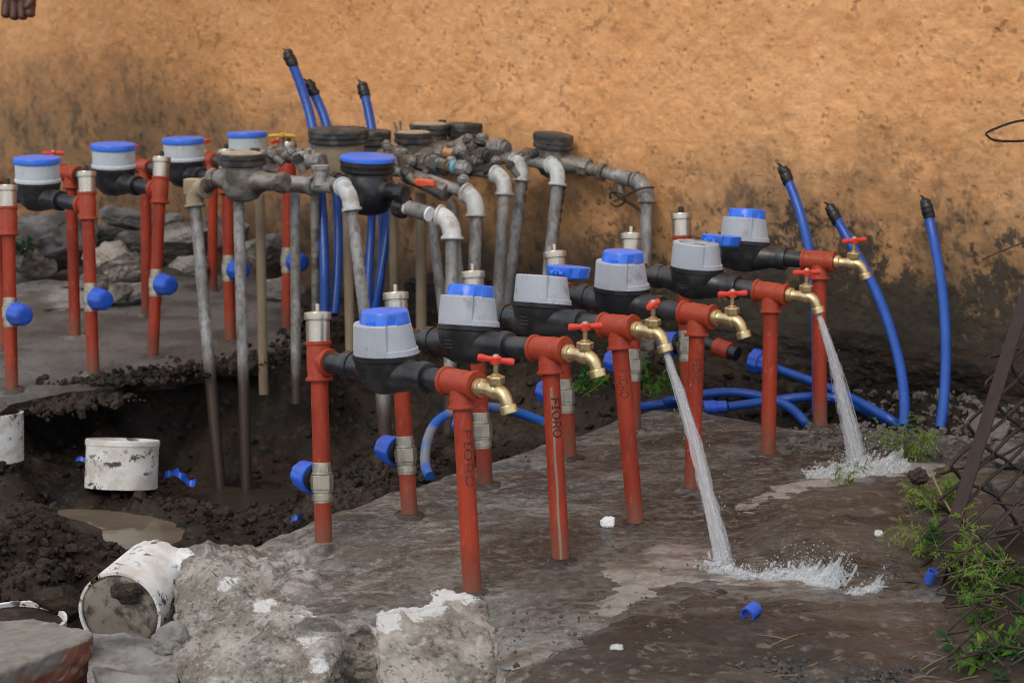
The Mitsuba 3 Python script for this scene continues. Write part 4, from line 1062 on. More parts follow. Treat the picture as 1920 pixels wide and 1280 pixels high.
blue_pipe('short blue pipe end above the black meter, taped black', [(680, 164, 4.95), (690, 205, 4.94), (700, 260, 4.92), (714, 360, 4.88), (718, 450, 4.82), (704, 580, 4.75)], r=.0135)
blue_pipe('blue pipe strand below the black meter, left of two', [(697, 372, 4.8), (696, 430, 4.78), (692, 500, 4.75), (690, 590, 4.7)], wrap=False, group='blue pipe strands below the black meter')
blue_pipe('blue pipe strand below the black meter, right of two', [(728, 372, 4.83), (726, 430, 4.8), (716, 500, 4.77), (700, 590, 4.7)], wrap=False, group='blue pipe strands below the black meter')


def ground_hose(label, pts, r=.0110, mat='m_blue_hose', group='blue hoses lying in the trench'):
    t = thing('blue_hose', label, 'hose', group)
    p = np.array([G(a, b, z) for a, b, z in pts])
    part(t, 'hose', tube(spline(p, 60), r, 16), mat, smooth=40)
    return t


t = ground_hose('blue hose with a big blue nut and red coupling, running right along the wall foot', [(1425, 675, .06), (1460, 692, .045), (1530, 717, .03), (1600, 748, .015), (1668, 786, .0), (1700, 806, -.03)])
a, b = G(1318, 640, .085), G(1440, 684, .055); ax = unit(b - a)
part(t, 'sleeve', rod(a - ax * .06, a + ax * .05, .015), 'm_black')
part(t, 'coupling', lathe_at([(.017, 0), (.022, .001), (.022, .017), (.0205, .018), (.022, .019), (.022, .045), (.017, .046)], a + ax * .040, ax, 24), 'm_red_fitting')
part(t, 'coupling__ring', lathe_at([(.017, 0), (.0185, .001), (.0185, .02), (.017, .021)], a + ax * .086, ax, 20), 'm_black')
nm = lathe([(.020, 0), (.029, .001), (.030, .004), (.0295, .026), (.024, .029), (.0225, .045), (.0205, .058), (.016, .062)], 48)
v = np.array(nm.vertices); an = np.arctan2(v[:, 1], v[:, 0]); v[:, :2] *= (1 - .06 * (np.cos(an * 8) < -.3) * (np.hypot(v[:, 0], v[:, 1]) > .02))[:, None]; nm.vertices = v
part(t, 'nut', at(nm, frame(b - ax * .045, ax)), 'm_blue_cap')
ground_hose('blue hose arching over the slab edge between the fourth and fifth tap pipes', [(1250, 752, -.01), (1300, 742, .015), (1360, 735, .02), (1420, 741, .015), (1470, 757, .0), (1505, 786, -.015), (1520, 800, -.05)])
ground_hose('blue hose passing behind the fifth and farthest tap pipes', [(1450, 752, .0), (1500, 745, .012), (1560, 746, .012), (1610, 762, .0), (1660, 788, -.02)], r=.0115)
t = ground_hose('short blue hose with a small blue nut beside the fourth tap pipe', [(1365, 762, .0), (1410, 756, .004), (1470, 748, .006), (1530, 742, .006)], r=.0105)
a, b = G(1318, 764, -.0), G(1372, 761, .002); ax = unit(b - a)
part(t, 'nut', cat(rod(a, a + ax * .030, .0165, 12), rod(a + ax * .03, a + ax * .055, .014, 20)), 'm_blue_cap')
ground_hose('low blue hose along the slab edge left of the near water stream', [(1205, 762, -.035), (1240, 758, -.02), (1290, 757, -.015), (1330, 762, -.01)], r=.0115)
ground_hose('dusty blue hose looped in the trench behind the nearest tap pipe', [(806, 892, -.06), (797, 855, -.03), (806, 812, .01), (830, 782, .03), (870, 766, .04), (925, 764, .03), (985, 778, .0), (1035, 798, -.03), (1060, 812, -.07)], mat='m_hose_dusty')

# ------------------------------------------------------------------ running water
def stream(label, spout, ed, land, seed, spread):
    rg = np.random.default_rng(seed)
    a, b = spout, land
    ms = []
    t = np.linspace(0, 1, 70)
    T_ = np.sqrt(2 * (a[2] - b[2]) / 9.81); vz = (b[2] - a[2] + .5 * 9.81 * .30 * T_ ** 2) / T_
    axis_ = a + (b - a) * t[:, None]
    axis_[:, 2] = a[2] + vz * t * T_ - .5 * 9.81 * .30 * (t * T_) ** 2
    for q, rs in enumerate((.45, .80, 1.05)):     # nested bodies of water, ridged along the fall
        n = 40; th = np.arange(n) * 2 * np.pi / n; V = []
        for i in range(70):
            w = np.stack([np.cos(th) * 2.6 + q * 9, np.sin(th) * 2.6 + seed, np.full(n, t[i] * 3.5)], -1)
            w2 = np.stack([np.cos(th) * 6, np.sin(th) * 6 + seed, np.full(n, t[i] * 9 + q)], -1)
            r = (.0056 + spread * t[i] ** 1.15) * rs * np.maximum(.15, 1 + min(1, t[i] * 4 + .1) * (1.1 * (meshkit.fbm(w, 2, seed) - .5) + 1.2 * (meshkit.fbm(w2, 2, seed + 1) - .5)))
            V.append(axis_[i] + np.stack([r * np.cos(th), r * np.sin(th), np.zeros(n)], -1))
        V = np.vstack(V); i_, j_ = np.meshgrid(np.arange(69), np.arange(n), indexing='ij')
        A_, B_, C_, D_ = i_ * n + j_, i_ * n + (j_ + 1) % n, (i_ + 1) * n + (j_ + 1) % n, (i_ + 1) * n + j_
        ms.append(trimesh.Trimesh(V, np.vstack([np.stack([A_, D_, C_], -1).reshape(-1, 3), np.stack([A_, C_, B_], -1).reshape(-1, 3)]), process=False))
    # the water falls in short strands that part and join again
    for k in range(130):
        off = rg.normal(size=3) * [1, 1, 0]; off = off / (np.linalg.norm(off) + 1e-9) * rg.random() ** .55 * (1.0 if k < 100 else 1.5)
        i0 = int(rg.integers(0, 62)) if k > 30 else int(rg.integers(0, 12)); i1 = min(70, i0 + int(rg.integers(7, 30)))
        q = axis_[i0:i1] + off * (.0058 + spread * t[i0:i1, None] ** 1.15) + np.cumsum(rg.normal(size=(i1 - i0, 3)), axis=0) * .00035 * (.3 + t[i0])
        e = np.sin(np.linspace(.15 if i0 else 1.2, math.pi - .15, i1 - i0)) * (.75 + .5 * rg.random(i1 - i0))
        ms.append(tube(q, rg.uniform(.0006, .0019) * e * (1.0 if k < 100 else .6) + .0001, 6))
    for k in range(90):                          # loose drops beside it
        i = int(69 * rg.random() ** .7)
        c = axis_[i] + rg.normal(size=3) * [1, 1, 0] * (.005 + .015 * t[i])
        m = trimesh.creation.icosphere(1, rg.uniform(.0005, .0013)); m.apply_scale([1, 1, 2.2]); m.apply_translation(c); ms.append(m)
    single('water_stream', cat(*ms), 'm_water', label, 'stream of water', smooth=60)


LAND = [G(1358, 1058, .002), G(1610, 884, .002)]
stream('long near stream of white water falling from the third tap onto the slab', SPOUT[2][0], SPOUT[2][1], LAND[0], 3, .0080)
stream('far stream of white water falling from the fifth tap beside the wall', SPOUT[4][0], SPOUT[4][1], LAND[1], 4, .0105)


def splash(label, path, n, seed, hgt, wid):
    """Splashing water along a line on the ground: thrown jets, flecks of foam and fine drops; hgt and wid run along the line."""
    rg = np.random.default_rng(seed)
    c = spline(np.array([G(*p) for p in path]), 60)
    ms = []
    ns, nt = 190, 44
    for lay in range(3):
        u_, v_ = np.meshgrid(np.linspace(0, 1, ns), np.linspace(-1, 1, nt), indexing='ij')
        ci = np.stack([np.interp(u_, np.linspace(0, 1, 60), c[:, k_]) for k_ in range(3)], -1)
        ww = np.interp(u_, np.linspace(0, 1, len(wid)), wid); hh = np.interp(u_, np.linspace(0, 1, len(hgt)), hgt)
        tg = np.gradient(ci, axis=0); tg /= np.linalg.norm(tg, axis=-1, keepdims=True) + 1e-9
        nr = np.stack([-tg[..., 1], tg[..., 0], tg[..., 0] * 0], -1)
        P_ = ci + nr * (v_ * ww * 1.25)[..., None]
        q = P_ * 1.0; q[..., 2] = lay * .7 + seed
        n1, n2 = meshkit.fbm(q * [50, 60, 3], 3, seed + lay), meshkit.fbm(q * [170, 180, 3], 2, seed + lay + 5)
        env = np.clip(1 - v_ ** 2, 0, 1) * np.clip(np.minimum(u_, 1 - u_) * 9, 0, 1)
        ridge = np.clip((n1 - .44) * 4.2, 0, 1.5) * (.10 + 1.8 * n2)
        z = env * hh * ridge * (.25 + .28 * lay) * 1.05 + .010 * (n1 + .5 * n2 - .75) - .0015 + .003 * env
        P_ = P_ + np.stack([.35 * z + .008 * (n2 - .5), -.15 * z + .008 * (n1 - .5), z], -1)
        i_, j_ = np.meshgrid(np.arange(ns - 1), np.arange(nt - 1), indexing='ij'); a_ = i_ * nt + j_
        ms.append(trimesh.Trimesh(P_.reshape(-1, 3), np.vstack([np.stack([a_, a_ + nt, a_ + nt + 1], -1).reshape(-1, 3), np.stack([a_, a_ + nt + 1, a_ + 1], -1).reshape(-1, 3)]), process=False))
    ico = trimesh.creation.icosphere(1, 1.0); drop = trimesh.creation.icosphere(1, 1.0)
    for k in range(n):
        t = rg.random(); i = int(t * 59)
        h, w = np.interp(t, np.linspace(0, 1, len(hgt)), hgt), np.interp(t, np.linspace(0, 1, len(wid)), wid)
        jet = np.clip(1.9 * meshkit.noise(np.array([[t * 17, seed, 0.]]))[0] - .35, .1, 1.3)
        o = c[i] + [rg.normal() * w * .45, rg.normal() * w * .55, .003]
        kind = rg.random()
        if kind < .02:                            # a thrown tongue of water
            d = np.array([rg.normal() * .45 + .35, rg.normal() * .35 - .1, .9]) * h * jet * rg.uniform(.3, .9)
            p = spline([o, o + d * .55 + [0, 0, .12 * h], o + d + rg.normal(size=3) * .2 * h], 7)
            ms.append(tube(p, rg.uniform(.0012, .0030) * np.array([1.3, 1.1, .9, .8, .9, 1.1, .5]) * rg.uniform(.6, 1.3, 7), 6))
        elif kind < .05:                          # a fleck of foam on the ground
            m = ico.copy(); r = rg.uniform(.002, .008); m.vertices = m.vertices * [r * rg.uniform(1, 2.4), r * rg.uniform(.5, 1.1), .0008] * (.6 + .8 * meshkit.noise(m.vertices * 1.7 + k))[:, None]
            m.apply_transform(trimesh.transformations.rotation_matrix(rg.normal() * .5, [0, 0, 1])); m.apply_translation(o + [rg.normal() * w * .5, rg.normal() * w * .25, .0015]); ms.append(m)
        else:                                     # drops, dense near the ground
            z = abs(rg.normal()) * .75 * h * jet * (1.0 if rg.random() < .9 else 1.7)
            m = drop.copy(); m.apply_scale(rg.uniform(.0004, .0014) * (1.7 if rg.random() < .1 else .9)); m.apply_scale([1, 1, rg.uniform(.8, 1.8)])
            m.apply_translation(o + [rg.normal() * .22 * h + .3 * z, rg.normal() * .2 * h, z]); ms.append(m)
    single('splash', cat(*ms), 'm_foam', label, 'splash', smooth=50)


splash('white foam ridge splashing where the near stream hits the slab', [(1335, 1062), (1370, 1078), (1430, 1086), (1490, 1082), (1545, 1090), (1578, 1098)], 2600, 5, [.010, .012, .010, .020, .040, .030], [.03, .022, .018, .022, .032, .02])
splash('small separate splash right of the foam ridge', [(1590, 1112), (1620, 1110), (1650, 1104)], 260, 6, [.006, .010, .030], [.012, .012, .006])
splash('pale spray where the far stream hits the ground', [(1520, 893), (1570, 890), (1610, 886), (1650, 882), (1690, 872)], 1900, 7, [.010, .020, .036, .034, .022], [.03, .03, .03, .03, .03])

# thin sheets of running water round the splashes
def film(name, label, pts, seed, mat):
    def z(p, poly):
        d = shapely.distance(shapely.points(p), poly.exterior)
        q = np.c_[p, p[:, 0] * 0]
        return near_z(p, NEAR) * .6 + .006 * np.clip(d / .05, 0, 1) + .009 * (meshkit.fbm(q * [30, 50, 1], 4, seed) - .5) - .0012
    struct(name, slab([G(*a) for a in pts], .007, z, .01, .034, seed, .001, 2)[0], mat, label)


bumped('m_silt', proc(lambda p, n, uv: rfbm(p.x * 40, p.y * 60, 1.0, 3, .6)), .0018, base_color=proc(lambda p, n, uv: mix((0.095, 0.088, 0.079), (0.225, 0.217, 0.203), smoothstep(.35, .62, rfbm(p.x * 11, p.y * 26 - p.x * 4, 2.0, 5, .75))) * (.75 + .5 * rfbm(p.x * 80, p.y * 80, 3.0, 3, .8))), roughness=.09, specular=.6)
film('wash_water', 'shallow silty water spreading left from the near splash', [(1130, 1062), (1200, 1030), (1290, 1010), (1345, 1025), (1375, 1062), (1430, 1075), (1560, 1085), (1580, 1108), (1440, 1104), (1330, 1092), (1250, 1110), (1160, 1150), (1090, 1185), (1020, 1222), (960, 1250), (955, 1225), (1040, 1180), (1120, 1120)], 91, 'm_silt')
film('wash_water_far', 'shallow silty water running left from the far splash', [(1365, 952), (1420, 920), (1500, 890), (1580, 874), (1680, 866), (1790, 862), (1800, 885), (1700, 900), (1590, 905), (1480, 930), (1400, 962)], 92, 'm_silt')
bumped('m_pud', proc(lambda p, n, uv: fbm(p.x * 30, p.y * 60, 1.0, 2)), .0006, base_color=proc(lambda p, n, uv: mix((0.15, 0.12, 0.09), (0.085, 0.068, 0.052), fbm(p.x * 9, p.y * 18, 1.0, 3))), roughness=.08, specular=.6)
cc = np.mean([G(a, b, -.234) for a, b in ((60, 965), (180, 985), (330, 1000))], axis=0)
ring = [G(a, b, -.234) for a, b in ((20, 955), (90, 925), (220, 925), (320, 945), (375, 970), (372, 1030), (300, 1055), (230, 1060), (110, 1040), (50, 1000))]
struct('puddle', slab(ring, .02, lambda p, poly: np.full(len(p), -.234), .005, .02, 93, .001, 1)[0], 'm_pud', 'tan muddy puddle in the pit in front of the white plastic pipe ends', smooth=True)
ring = [G(a, b, -.272) for a, b in ((330, 925), (420, 905), (520, 908), (600, 915), (590, 935), (520, 955), (430, 960), (360, 945))]
bumped('m_floor', proc(lambda p, n, uv: fbm(p.x * 30, p.y * 60, 1.0, 3)), .0025, base_color=proc(lambda p, n, uv: mix((0.022, 0.017, 0.0135), (0.042, 0.033, 0.026), rfbm(p.x * 9, p.y * 18, 1.0, 4))), roughness=.3, specular=.3)
struct('pit_floor', slab(ring, .012, lambda p, poly: -.272 + .012 * (meshkit.fbm(np.c_[p, p[:, 0] * 0] * 8, 3, 5) - .5) - .01 * np.exp(-shapely.distance(shapely.points(p), poly.exterior) / .03), .01, .02, 94, .001, 1)[0], 'm_floor', 'smooth wet mud floor at the bottom of the pit', smooth=True)

# ------------------------------------------------------------------ white plastic pipe pieces
def ring_mesh(r, th, h, n=72, jag=0.0, seed=1):
    rg = np.random.default_rng(seed)
    a = np.arange(n) * 2 * np.pi / n
    j = jag * (meshkit.fbm(np.c_[np.cos(a), np.sin(a), a * 0] * 2.2 + seed, 3, seed) - .35) * 2
    rows = [(r - th, 0, 0), (r, 0, 0), (r, .03, 0), (r, .5, 0), (r, 1, 1), (r - th, 1, 1), (r - th, .5, 0), (r - th, 0, 0)]
    v = np.vstack([np.c_[q * np.cos(a), q * np.sin(a), h * z + (j if e else 0 * j)] for q, z, e in rows])
    K = len(rows); i, jj = np.meshgrid(np.arange(K - 1), np.arange(n), indexing='ij')
    A, B_, C_, D_ = i * n + jj, i * n + (jj + 1) % n, (i + 1) * n + (jj + 1) % n, (i + 1) * n + jj
    return trimesh.Trimesh(v, np.vstack([np.stack([A, B_, C_], -1).reshape(-1, 3), np.stack([A, C_, D_], -1).reshape(-1, 3)]), process=False)


GV = 'pieces of white plastic pipe'
d = 4.05; o = PX(227, 914, d)
t = thing('plastic_pipe_end', 'white plastic pipe end with rim, standing upright on the soil in the pit', 'pipe piece', GV)
F = frame(o, [.035, .24, 1])
part(t, 'wall', at(ring_mesh(.0845, .006, .112), F), 'm_pvc', smooth=30)
part(t, 'rim', at(lathe([(.0855, .100), (.0868, .101), (.0868, .113), (.0845, .1145), (.080, .1145), (.079, .105)], 64, closed=False), F), 'm_pvc')
part(t, 'fill', at(lathe([(.079, .0), (.079, .098), (.03, .094)], 40), F), 'm_pvc_end')
o = PX(-24, 862, 4.05)
t = thing('plastic_pipe_end', 'white plastic pipe piece with a broken notch, cut by the left picture edge', 'pipe piece', GV)
F = frame(o, [.02, .12, 1])
part(t, 'wall', at(ring_mesh(.084, .006, .115, jag=.0), F), 'm_pvc', smooth=30)
part(t, 'fill', at(lathe([(.078, .0), (.078, .10), (.03, .098)], 40), F), 'm_pvc_end')
a, b = PX(224, 1150, 2.87), PX(305, 1078, 3.05); ax = unit(b - a)
t = thing('plastic_pipe_end', 'white plastic pipe lying on its side, mud filled end facing the viewer, torn far end', 'pipe piece', GV)
F = frame(a, ax, [0, 0, 1])
part(t, 'wall', at(ring_mesh(.0735, .005, .150, jag=.028, seed=4), F), 'm_pvc', smooth=30)
pl = lathe([(0, .003), (.015, .0025), (.03, .003), (.045, .0035), (.058, .003), (.0695, .004), (.0695, .09)], 56)
v = np.array(pl.vertices); v[:, 2] += .010 * (meshkit.fbm(v * 30, 3, 2) - .5) * (v[:, 2] < .05); pl.vertices = v
part(t, 'mud_fill', at(pl, F), 'm_pvc_end', smooth=True)
part(t, 'clod', rock(a + np.array([.018, -.008, .040]) - ax * .004, (.052, .016, .036), 12, sub=3, amp=.5), 'm_soil')
o = PX(34, 1222, 2.93)
t = thing('plastic_pipe_end', 'dirty white rim of a buried plastic pipe behind the lower left blocks', 'pipe piece', GV)
F = frame(o, [.12, .0, 1])
part(t, 'wall', at(ring_mesh(.078, .006, .06, jag=.008, seed=6), F), 'm_pvc', smooth=30)
part(t, 'mud_fill', at(lathe([(.072, 0), (.072, .054), (.03, .066)], 36), F), 'm_soil')

# ------------------------------------------------------------------ broken blocks, rubble, clods
def P3(px, py, d): return PX(px, py, d)


GB = 'broken concrete blocks in the left foreground'
def block(label, top_px, d_of, thick, seed, mat, edge=.010, amp=.008):
    pts = []
    for (px, py), d in zip(top_px, d_of):
        q = PX(px, py, d); pts += [q, q + np.array([0, .01, -thick])]
    single('concrete_block', hull_rock(pts, seed, edge, amp, .003), mat, label, 'concrete block', GB, smooth=True)


single('concrete_block', hull_rock([G(346, 1036, .004), G(392, 1070, .006), G(432, 1097, .004), G(532, 1153, .0), G(600, 1160, -.004), G(420, 1068, -.01), PX(330, 1120, 2.86), PX(322, 1195, 2.74), PX(345, 1310, 2.58), PX(470, 1300, 2.585), PX(600, 1300, 2.60), PX(655, 1180, 2.72), PX(345, 1310, 2.6) - [0, 0, .2], PX(640, 1300, 2.62) - [0, 0, .2], G(400, 1060, -.25)], 141, .0075, .018, .008), 'm_broken',
       'large crumbling grey concrete block right of the lying white pipe', 'concrete block', GB, smooth=22)
single('concrete_block', hull_rock([G(704, 1153, .004), G(760, 1138, .005), G(852, 1114, .005), G(903, 1121, .004), G(820, 1100, -.01), G(740, 1128, -.01), PX(925, 1172, 2.72), PX(940, 1235, 2.66), PX(948, 1310, 2.58), PX(712, 1215, 2.68), PX(716, 1310, 2.58), PX(820, 1310, 2.565), PX(716, 1310, 2.6) - [0, 0, .2], PX(948, 1310, 2.6) - [0, 0, .2], G(900, 1105, -.2), G(720, 1135, -.2)], 142, .0075, .009, .006), 'm_broken',
       'pale broken concrete block with white painted top edge before the nearest tap pipe', 'concrete block', GB, smooth=22)
block('flat grey block with a reddish broken side in the bottom left corner', [(-120, 1185), (60, 1163), (176, 1188), (170, 1200), (-10, 1268), (-150, 1300)], [2.72, 2.80, 2.72, 2.68, 2.50, 2.50], .14, 101, 'm_brick', .009, .006)
block('flat grey block lying right of the reddish one, under the white pipe end', [(165, 1196), (250, 1196), (345, 1232), (330, 1290), (160, 1300)], [2.78, 2.80, 2.70, 2.58, 2.56], .09, 102, 'm_rubble', .009, .008)
block('thin broken block under the flat grey one at the bottom edge', [(170, 1248), (270, 1262), (360, 1300), (200, 1330)], [2.58, 2.58, 2.50, 2.48], .10, 104, 'm_rubble', .010, .010)
single('concrete_block', rock(PX(110, 1128, 3.0), (.085, .07, .07), 108, sub=4, amp=.2), 'm_soil', 'brown earthy stone left of the lying white pipe', 'stone', GB, smooth=True)
single('concrete_block', rock(PX(330, 1205, 2.75), (.07, .08, .07), 109, sub=4, amp=.2), 'm_rubble', 'small grey stone wedged right of the lying white pipe end', 'stone', GB, smooth=True)
single('concrete_block', rock(PX(352, 1052, 2.98), (.055, .05, .05), 110, sub=4, amp=.2), 'm_pvc', 'whitewashed lump at the tip of the broken slab, above the lying white pipe', 'stone', GB, smooth=True)

GRB = 'chunks of rubble by the wall'
rub = [((104, 452), 5.6, (.30, .24, .22), .3, 'big smooth grey lump of rubble left of the second riser'), ((118, 568), 5.2, (.30, .22, .055), .2, 'flat pale slab of rubble low between the first two risers'), ((90, 540), 5.4, (.24, .2, .05), -.2, 'flat broken slab below the big grey lump'),
       ((208, 492), 5.35, (.17, .14, .13), .5, 'brown tilted chunk of rubble between the two nearest left risers'), ((238, 412), 5.9, (.18, .15, .09), .1, 'grey chunk under the second blue lidded meter'), ((205, 446), 5.8, (.16, .13, .10), .8, 'grey chunk above the brown tilted one'), ((252, 452), 5.7, (.13, .12, .08), .4, 'small grey chunk left of the leaning riser'),
       ((248, 500), 5.6, (.13, .11, .10), 1.1, 'pale chunk behind the leaning riser'), ((345, 452), 5.6, (.17, .15, .12), .2, 'grey chunk right of the leaning riser'), ((330, 420), 5.9, (.11, .10, .07), .7, 'small pale chunk under the third blue lidded meter'), ((350, 498), 5.4, (.12, .12, .05), .3, 'low grey chunk near the tan tee pipe'),
       ((60, 490), 5.5, (.14, .12, .10), .6, 'dark earthy chunk left of the brown one'), ((262, 548), 5.2, (.10, .09, .05), .2, 'small chunk at the front of the rubble'), ((225, 548), 5.15, (.08, .07, .05), .9, 'small pale stone at the front of the rubble'), ((175, 528), 5.25, (.09, .07, .05), .4, 'small grey stone beside the brown chunk'),
       ((430, 440), 5.7, (.16, .13, .12), .3, 'grey chunk seen between the middle grey pipes'), ((515, 470), 5.6, (.18, .14, .14), .8, 'brown chunk behind the tan pipe'), ((520, 545), 5.0, (.11, .10, .07), .5, 'grey stone low behind the tan pipe')]
for k, (pp, d, sz, rz, lb) in enumerate(rub):
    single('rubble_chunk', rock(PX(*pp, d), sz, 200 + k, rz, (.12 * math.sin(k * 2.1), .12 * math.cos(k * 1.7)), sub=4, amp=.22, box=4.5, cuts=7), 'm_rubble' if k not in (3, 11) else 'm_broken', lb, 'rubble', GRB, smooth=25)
# stones at the right by the wall foot and under the fence
rub2 = [((1640, 640), 4.5, (.10, .08, .06), 'pale stone on the ledge behind the farthest tap pipe'), ((1500, 650), 4.45, (.13, .09, .08), 'grey stone behind the fifth tap pipe'), ((1195, 640), 4.3, (.10, .09, .12), 'upright grey stone behind the near stream'), ((1440, 580), 4.6, (.16, .12, .10), 'brown lump of earth behind the fifth red tee'),
        ((1850, 800), 3.7, (.09, .07, .05), 'grey stone left of the leaning rusty post'), ((1900, 850), 3.5, (.09, .07, .05), 'grey stone behind the upper wire mesh'), ((1880, 915), 3.25, (.07, .06, .04), 'grey stone behind the middle of the wire mesh'), ((1815, 940), 3.25, (.07, .06, .05), 'grey stone beside the foot of the leaning post'), ((1890, 1275), 2.62, (.06, .05, .04), 'white stone in the bottom right corner')]
for k, (pp, d, sz, lb) in enumerate(rub2):
    single('loose_stone', rock(PX(*pp, d), sz, 260 + k, k * .7, sub=4, amp=.22, box=3.5), 'm_stone' if k not in (3,) else 'm_soil', lb, 'stone', 'loose stones on the right', smooth=25)
# clods and gravel nobody could count
def scatter(n, pick, rmin, rmax, seed, sub=1):
    rg = np.random.default_rng(seed); base = [rock([0, 0, 0], (2, 2, 1.5), 300 + k, sub=sub, amp=.45) for k in range(8)]
    ms = []
    while len(ms) < n:
        p = pick(rg)
        if p is None: continue
        r = rmin * (rmax / rmin) ** (rg.random() ** 2.2)
        m = base[rg.integers(8)].copy(); m.apply_transform(trimesh.transformations.rotation_matrix(rg.random() * 6.28, unit(rg.normal(size=3)))); m.apply_scale(r); m.apply_translation(p + np.array([0, 0, r * .3])); ms.append(m)
    return cat(*ms)


def pick_soil(rg):
    x, y = rg.uniform(-1.6, 1.5), rg.uniform(2.5, 5.8)
    if shapely.contains_xy(NEAR, x, y): return None
    if shapely.contains_xy(PUD, x, y): return None
    z = soil_z(x, y)
    d = y * math.cos(PITCH) + (1 - z) * math.sin(PITCH)
    if rg.random() > (2.9 / d) ** 1.2: return None
    return np.array([x, y, z])


scene['soil_clods'] = mikit.ply(scatter(7500, pick_soil, .003, .015, 8), 'm_soil', smooth=False)
labels['soil_clods'] = {'label': 'dark crumbs and clods of dug earth strewn in the pit', 'category': 'clods', 'kind': 'stuff'}


def pick_heap(rg):                                # clods heaped behind the near slab edge and left of the puddle
    k = rg.integers(4)
    c = [(690, 890, -.10), (80, 1035, -.11), (640, 915, -.14), (450, 960, -.25)][k]; s_ = [(70, 30), (90, 45), (60, 28), (110, 18)][k]
    p = G(c[0] + rg.normal() * s_[0], c[1] + rg.normal() * s_[1], c[2])
    if shapely.contains_xy(NEAR, p[0], p[1]) or shapely.contains_xy(PUD, p[0], p[1]): return None
    p[2] = soil_z(p[0], p[1]); return p


scene['heaped_clods'] = mikit.ply(scatter(2600, pick_heap, .004, .017, 9), 'm_soil', smooth=False)
labels['heaped_clods'] = {'label': 'heaped dark clods beside the slab edge and the puddle', 'category': 'clods', 'kind': 'stuff'}


def pick_brink(rg):
    k = rg.random(); c = np.array([(70, 742), (110, 735), (150, 727), (205, 717), (260, 707), (340, 692), (450, 680), (540, 664), (600, 610)], float)
    i = min(7, int(k * 8)); q = c[i] + (c[i + 1] - c[i]) * (k * 8 - i) + rg.normal(size=2) * [22, 9]
    p = G(q[0], q[1], .0); p[2] = .0 if q[1] < 720 else max(soil_z(p[0], p[1]), -.03); return p


scene['brink_clods'] = mikit.ply(scatter(900, pick_brink, .003, .014, 13, 1), 'm_soil', smooth=False)
labels['brink_clods'] = {'label': 'dark crumbs of earth along the broken brink of the far slab', 'category': 'clods', 'kind': 'stuff'}


def pick_gravel(rg):
    px, py = rg.uniform(900, 1920), rg.uniform(850, 1290)
    if rg.random() > .25 and py < 1120: return None
    p = G(px, py, .008); return p


scene['gravel'] = mikit.ply(scatter(520, pick_gravel, .0012, .0042, 10, 1), 'm_stone', smooth=False)
labels['gravel'] = {'label': 'small pale grit scattered over the wet mud and slab', 'category': 'gravel', 'kind': 'stuff'}


def pick_wallgrit(rg):
    px, py = rg.uniform(1480, 2000), rg.uniform(735, 860)
    p = G(px, py, 0.0)
    if p @ WN > WALL_A @ WN + .02 or True:
        p[2] = max(soil_z(p[0], p[1]), 0 if shapely.contains_xy(NEAR, p[0], p[1]) else -1); return p


scene['wall_foot_gravel'] = mikit.ply(scatter(1300, pick_wallgrit, .003, .012, 11, 1), 'm_stone', smooth=False)
labels['wall_foot_gravel'] = {'label': 'grey gravel and crumbs along the wall foot at the right', 'category': 'gravel', 'kind': 'stuff'}


def pick_coal(rg):
    return G(1560 + rg.normal() * 70, 1262 + rg.normal() * 16, .012)


scene['dark_grit'] = mikit.ply(scatter(420, pick_coal, .002, .007, 12, 1), 'm_old_dark', smooth=False)
labels['dark_grit'] = {'label': 'patch of dark grit on the mud at the bottom right', 'category': 'grit', 'kind': 'stuff'}

# ------------------------------------------------------------------ litter
def cut_pipe(label, px, py, z, ax, r, L, name='pipe_offcut'):
    o = G(px, py, z); single(name, at(ring_mesh(r, .0022, L, 36), frame(o - unit(ax) * L / 2, ax)), 'm_blue_cap', label, 'pipe offcut', 'blue plastic offcuts on the ground')


cut_pipe('short blue pipe offcut with an open end lying on the mud in front', 1408, 1146, .020, (-.55, -.75, -.12), .0115, .027)
cut_pipe('blue pipe offcut at the foot of the fence plants', 1745, 1080, .018, (.2, -.3, 1), .0085, .022)
def strip(label, pts, w, seed):
    p = spline(np.array([G(*a) for a in pts]), 24); rg = np.random.default_rng(seed)
    sd = np.array([.2, .5, .8]); sd = unit(sd)
    V = np.vstack([np.c_[p + sd * w * (.5 + .25 * np.sin(np.arange(24) * .9 + seed))[:, None]], p - sd * w * .5]); 
    th_ = np.array([.0006, -.0012, .0006]); V = np.vstack([V, V + th_])
    f = []
    for i in range(23):
        f += [(i, i + 1, 24 + i + 1), (i, 24 + i + 1, 24 + i), (48 + i, 72 + i + 1, 48 + i + 1), (48 + i, 72 + i, 72 + i + 1)]
    single('plastic_scrap', trimesh.Trimesh(V, f, process=False), 'm_blue_cap', label, 'plastic scrap', 'torn blue plastic scraps in the pit', smooth=True)


strip('torn blue plastic strip lying right of the upright white pipe end', [(308, 892, -.19), (322, 886, -.185), (338, 890, -.18), (352, 902, -.2), (366, 906, -.2)], .016, 1)
strip('small blue plastic scrap at the slab edge near the first riser', [(546, 974, -.16), (556, 970, -.15), (566, 971, -.16)], .012, 2)
strip('blue plastic scrap left of the upright white pipe end', [(142, 862, -.15), (152, 860, -.145), (160, 864, -.15)], .010, 3)
single('white_pebble', rock(G(1139, 978, .010), (.026, .020, .020), 401, sub=3, amp=.35), 'm_tape_white', 'small white lump on the slab between the second and third tap pipes', 'pebble', smooth=True)
single('white_pebble', rock(G(1156, 1216, .016), (.020, .016, .014), 402, sub=3, amp=.3), 'm_pale', 'small pale pebble on the mud at the bottom', 'pebble', smooth=True)
single('white_pebble', rock(G(1648, 1000, .03), (.016, .014, .012), 403, sub=3, amp=.3), 'm_pale', 'small pale pebble on the mud bank', 'pebble', smooth=True)
rg = np.random.default_rng(15); ms = []
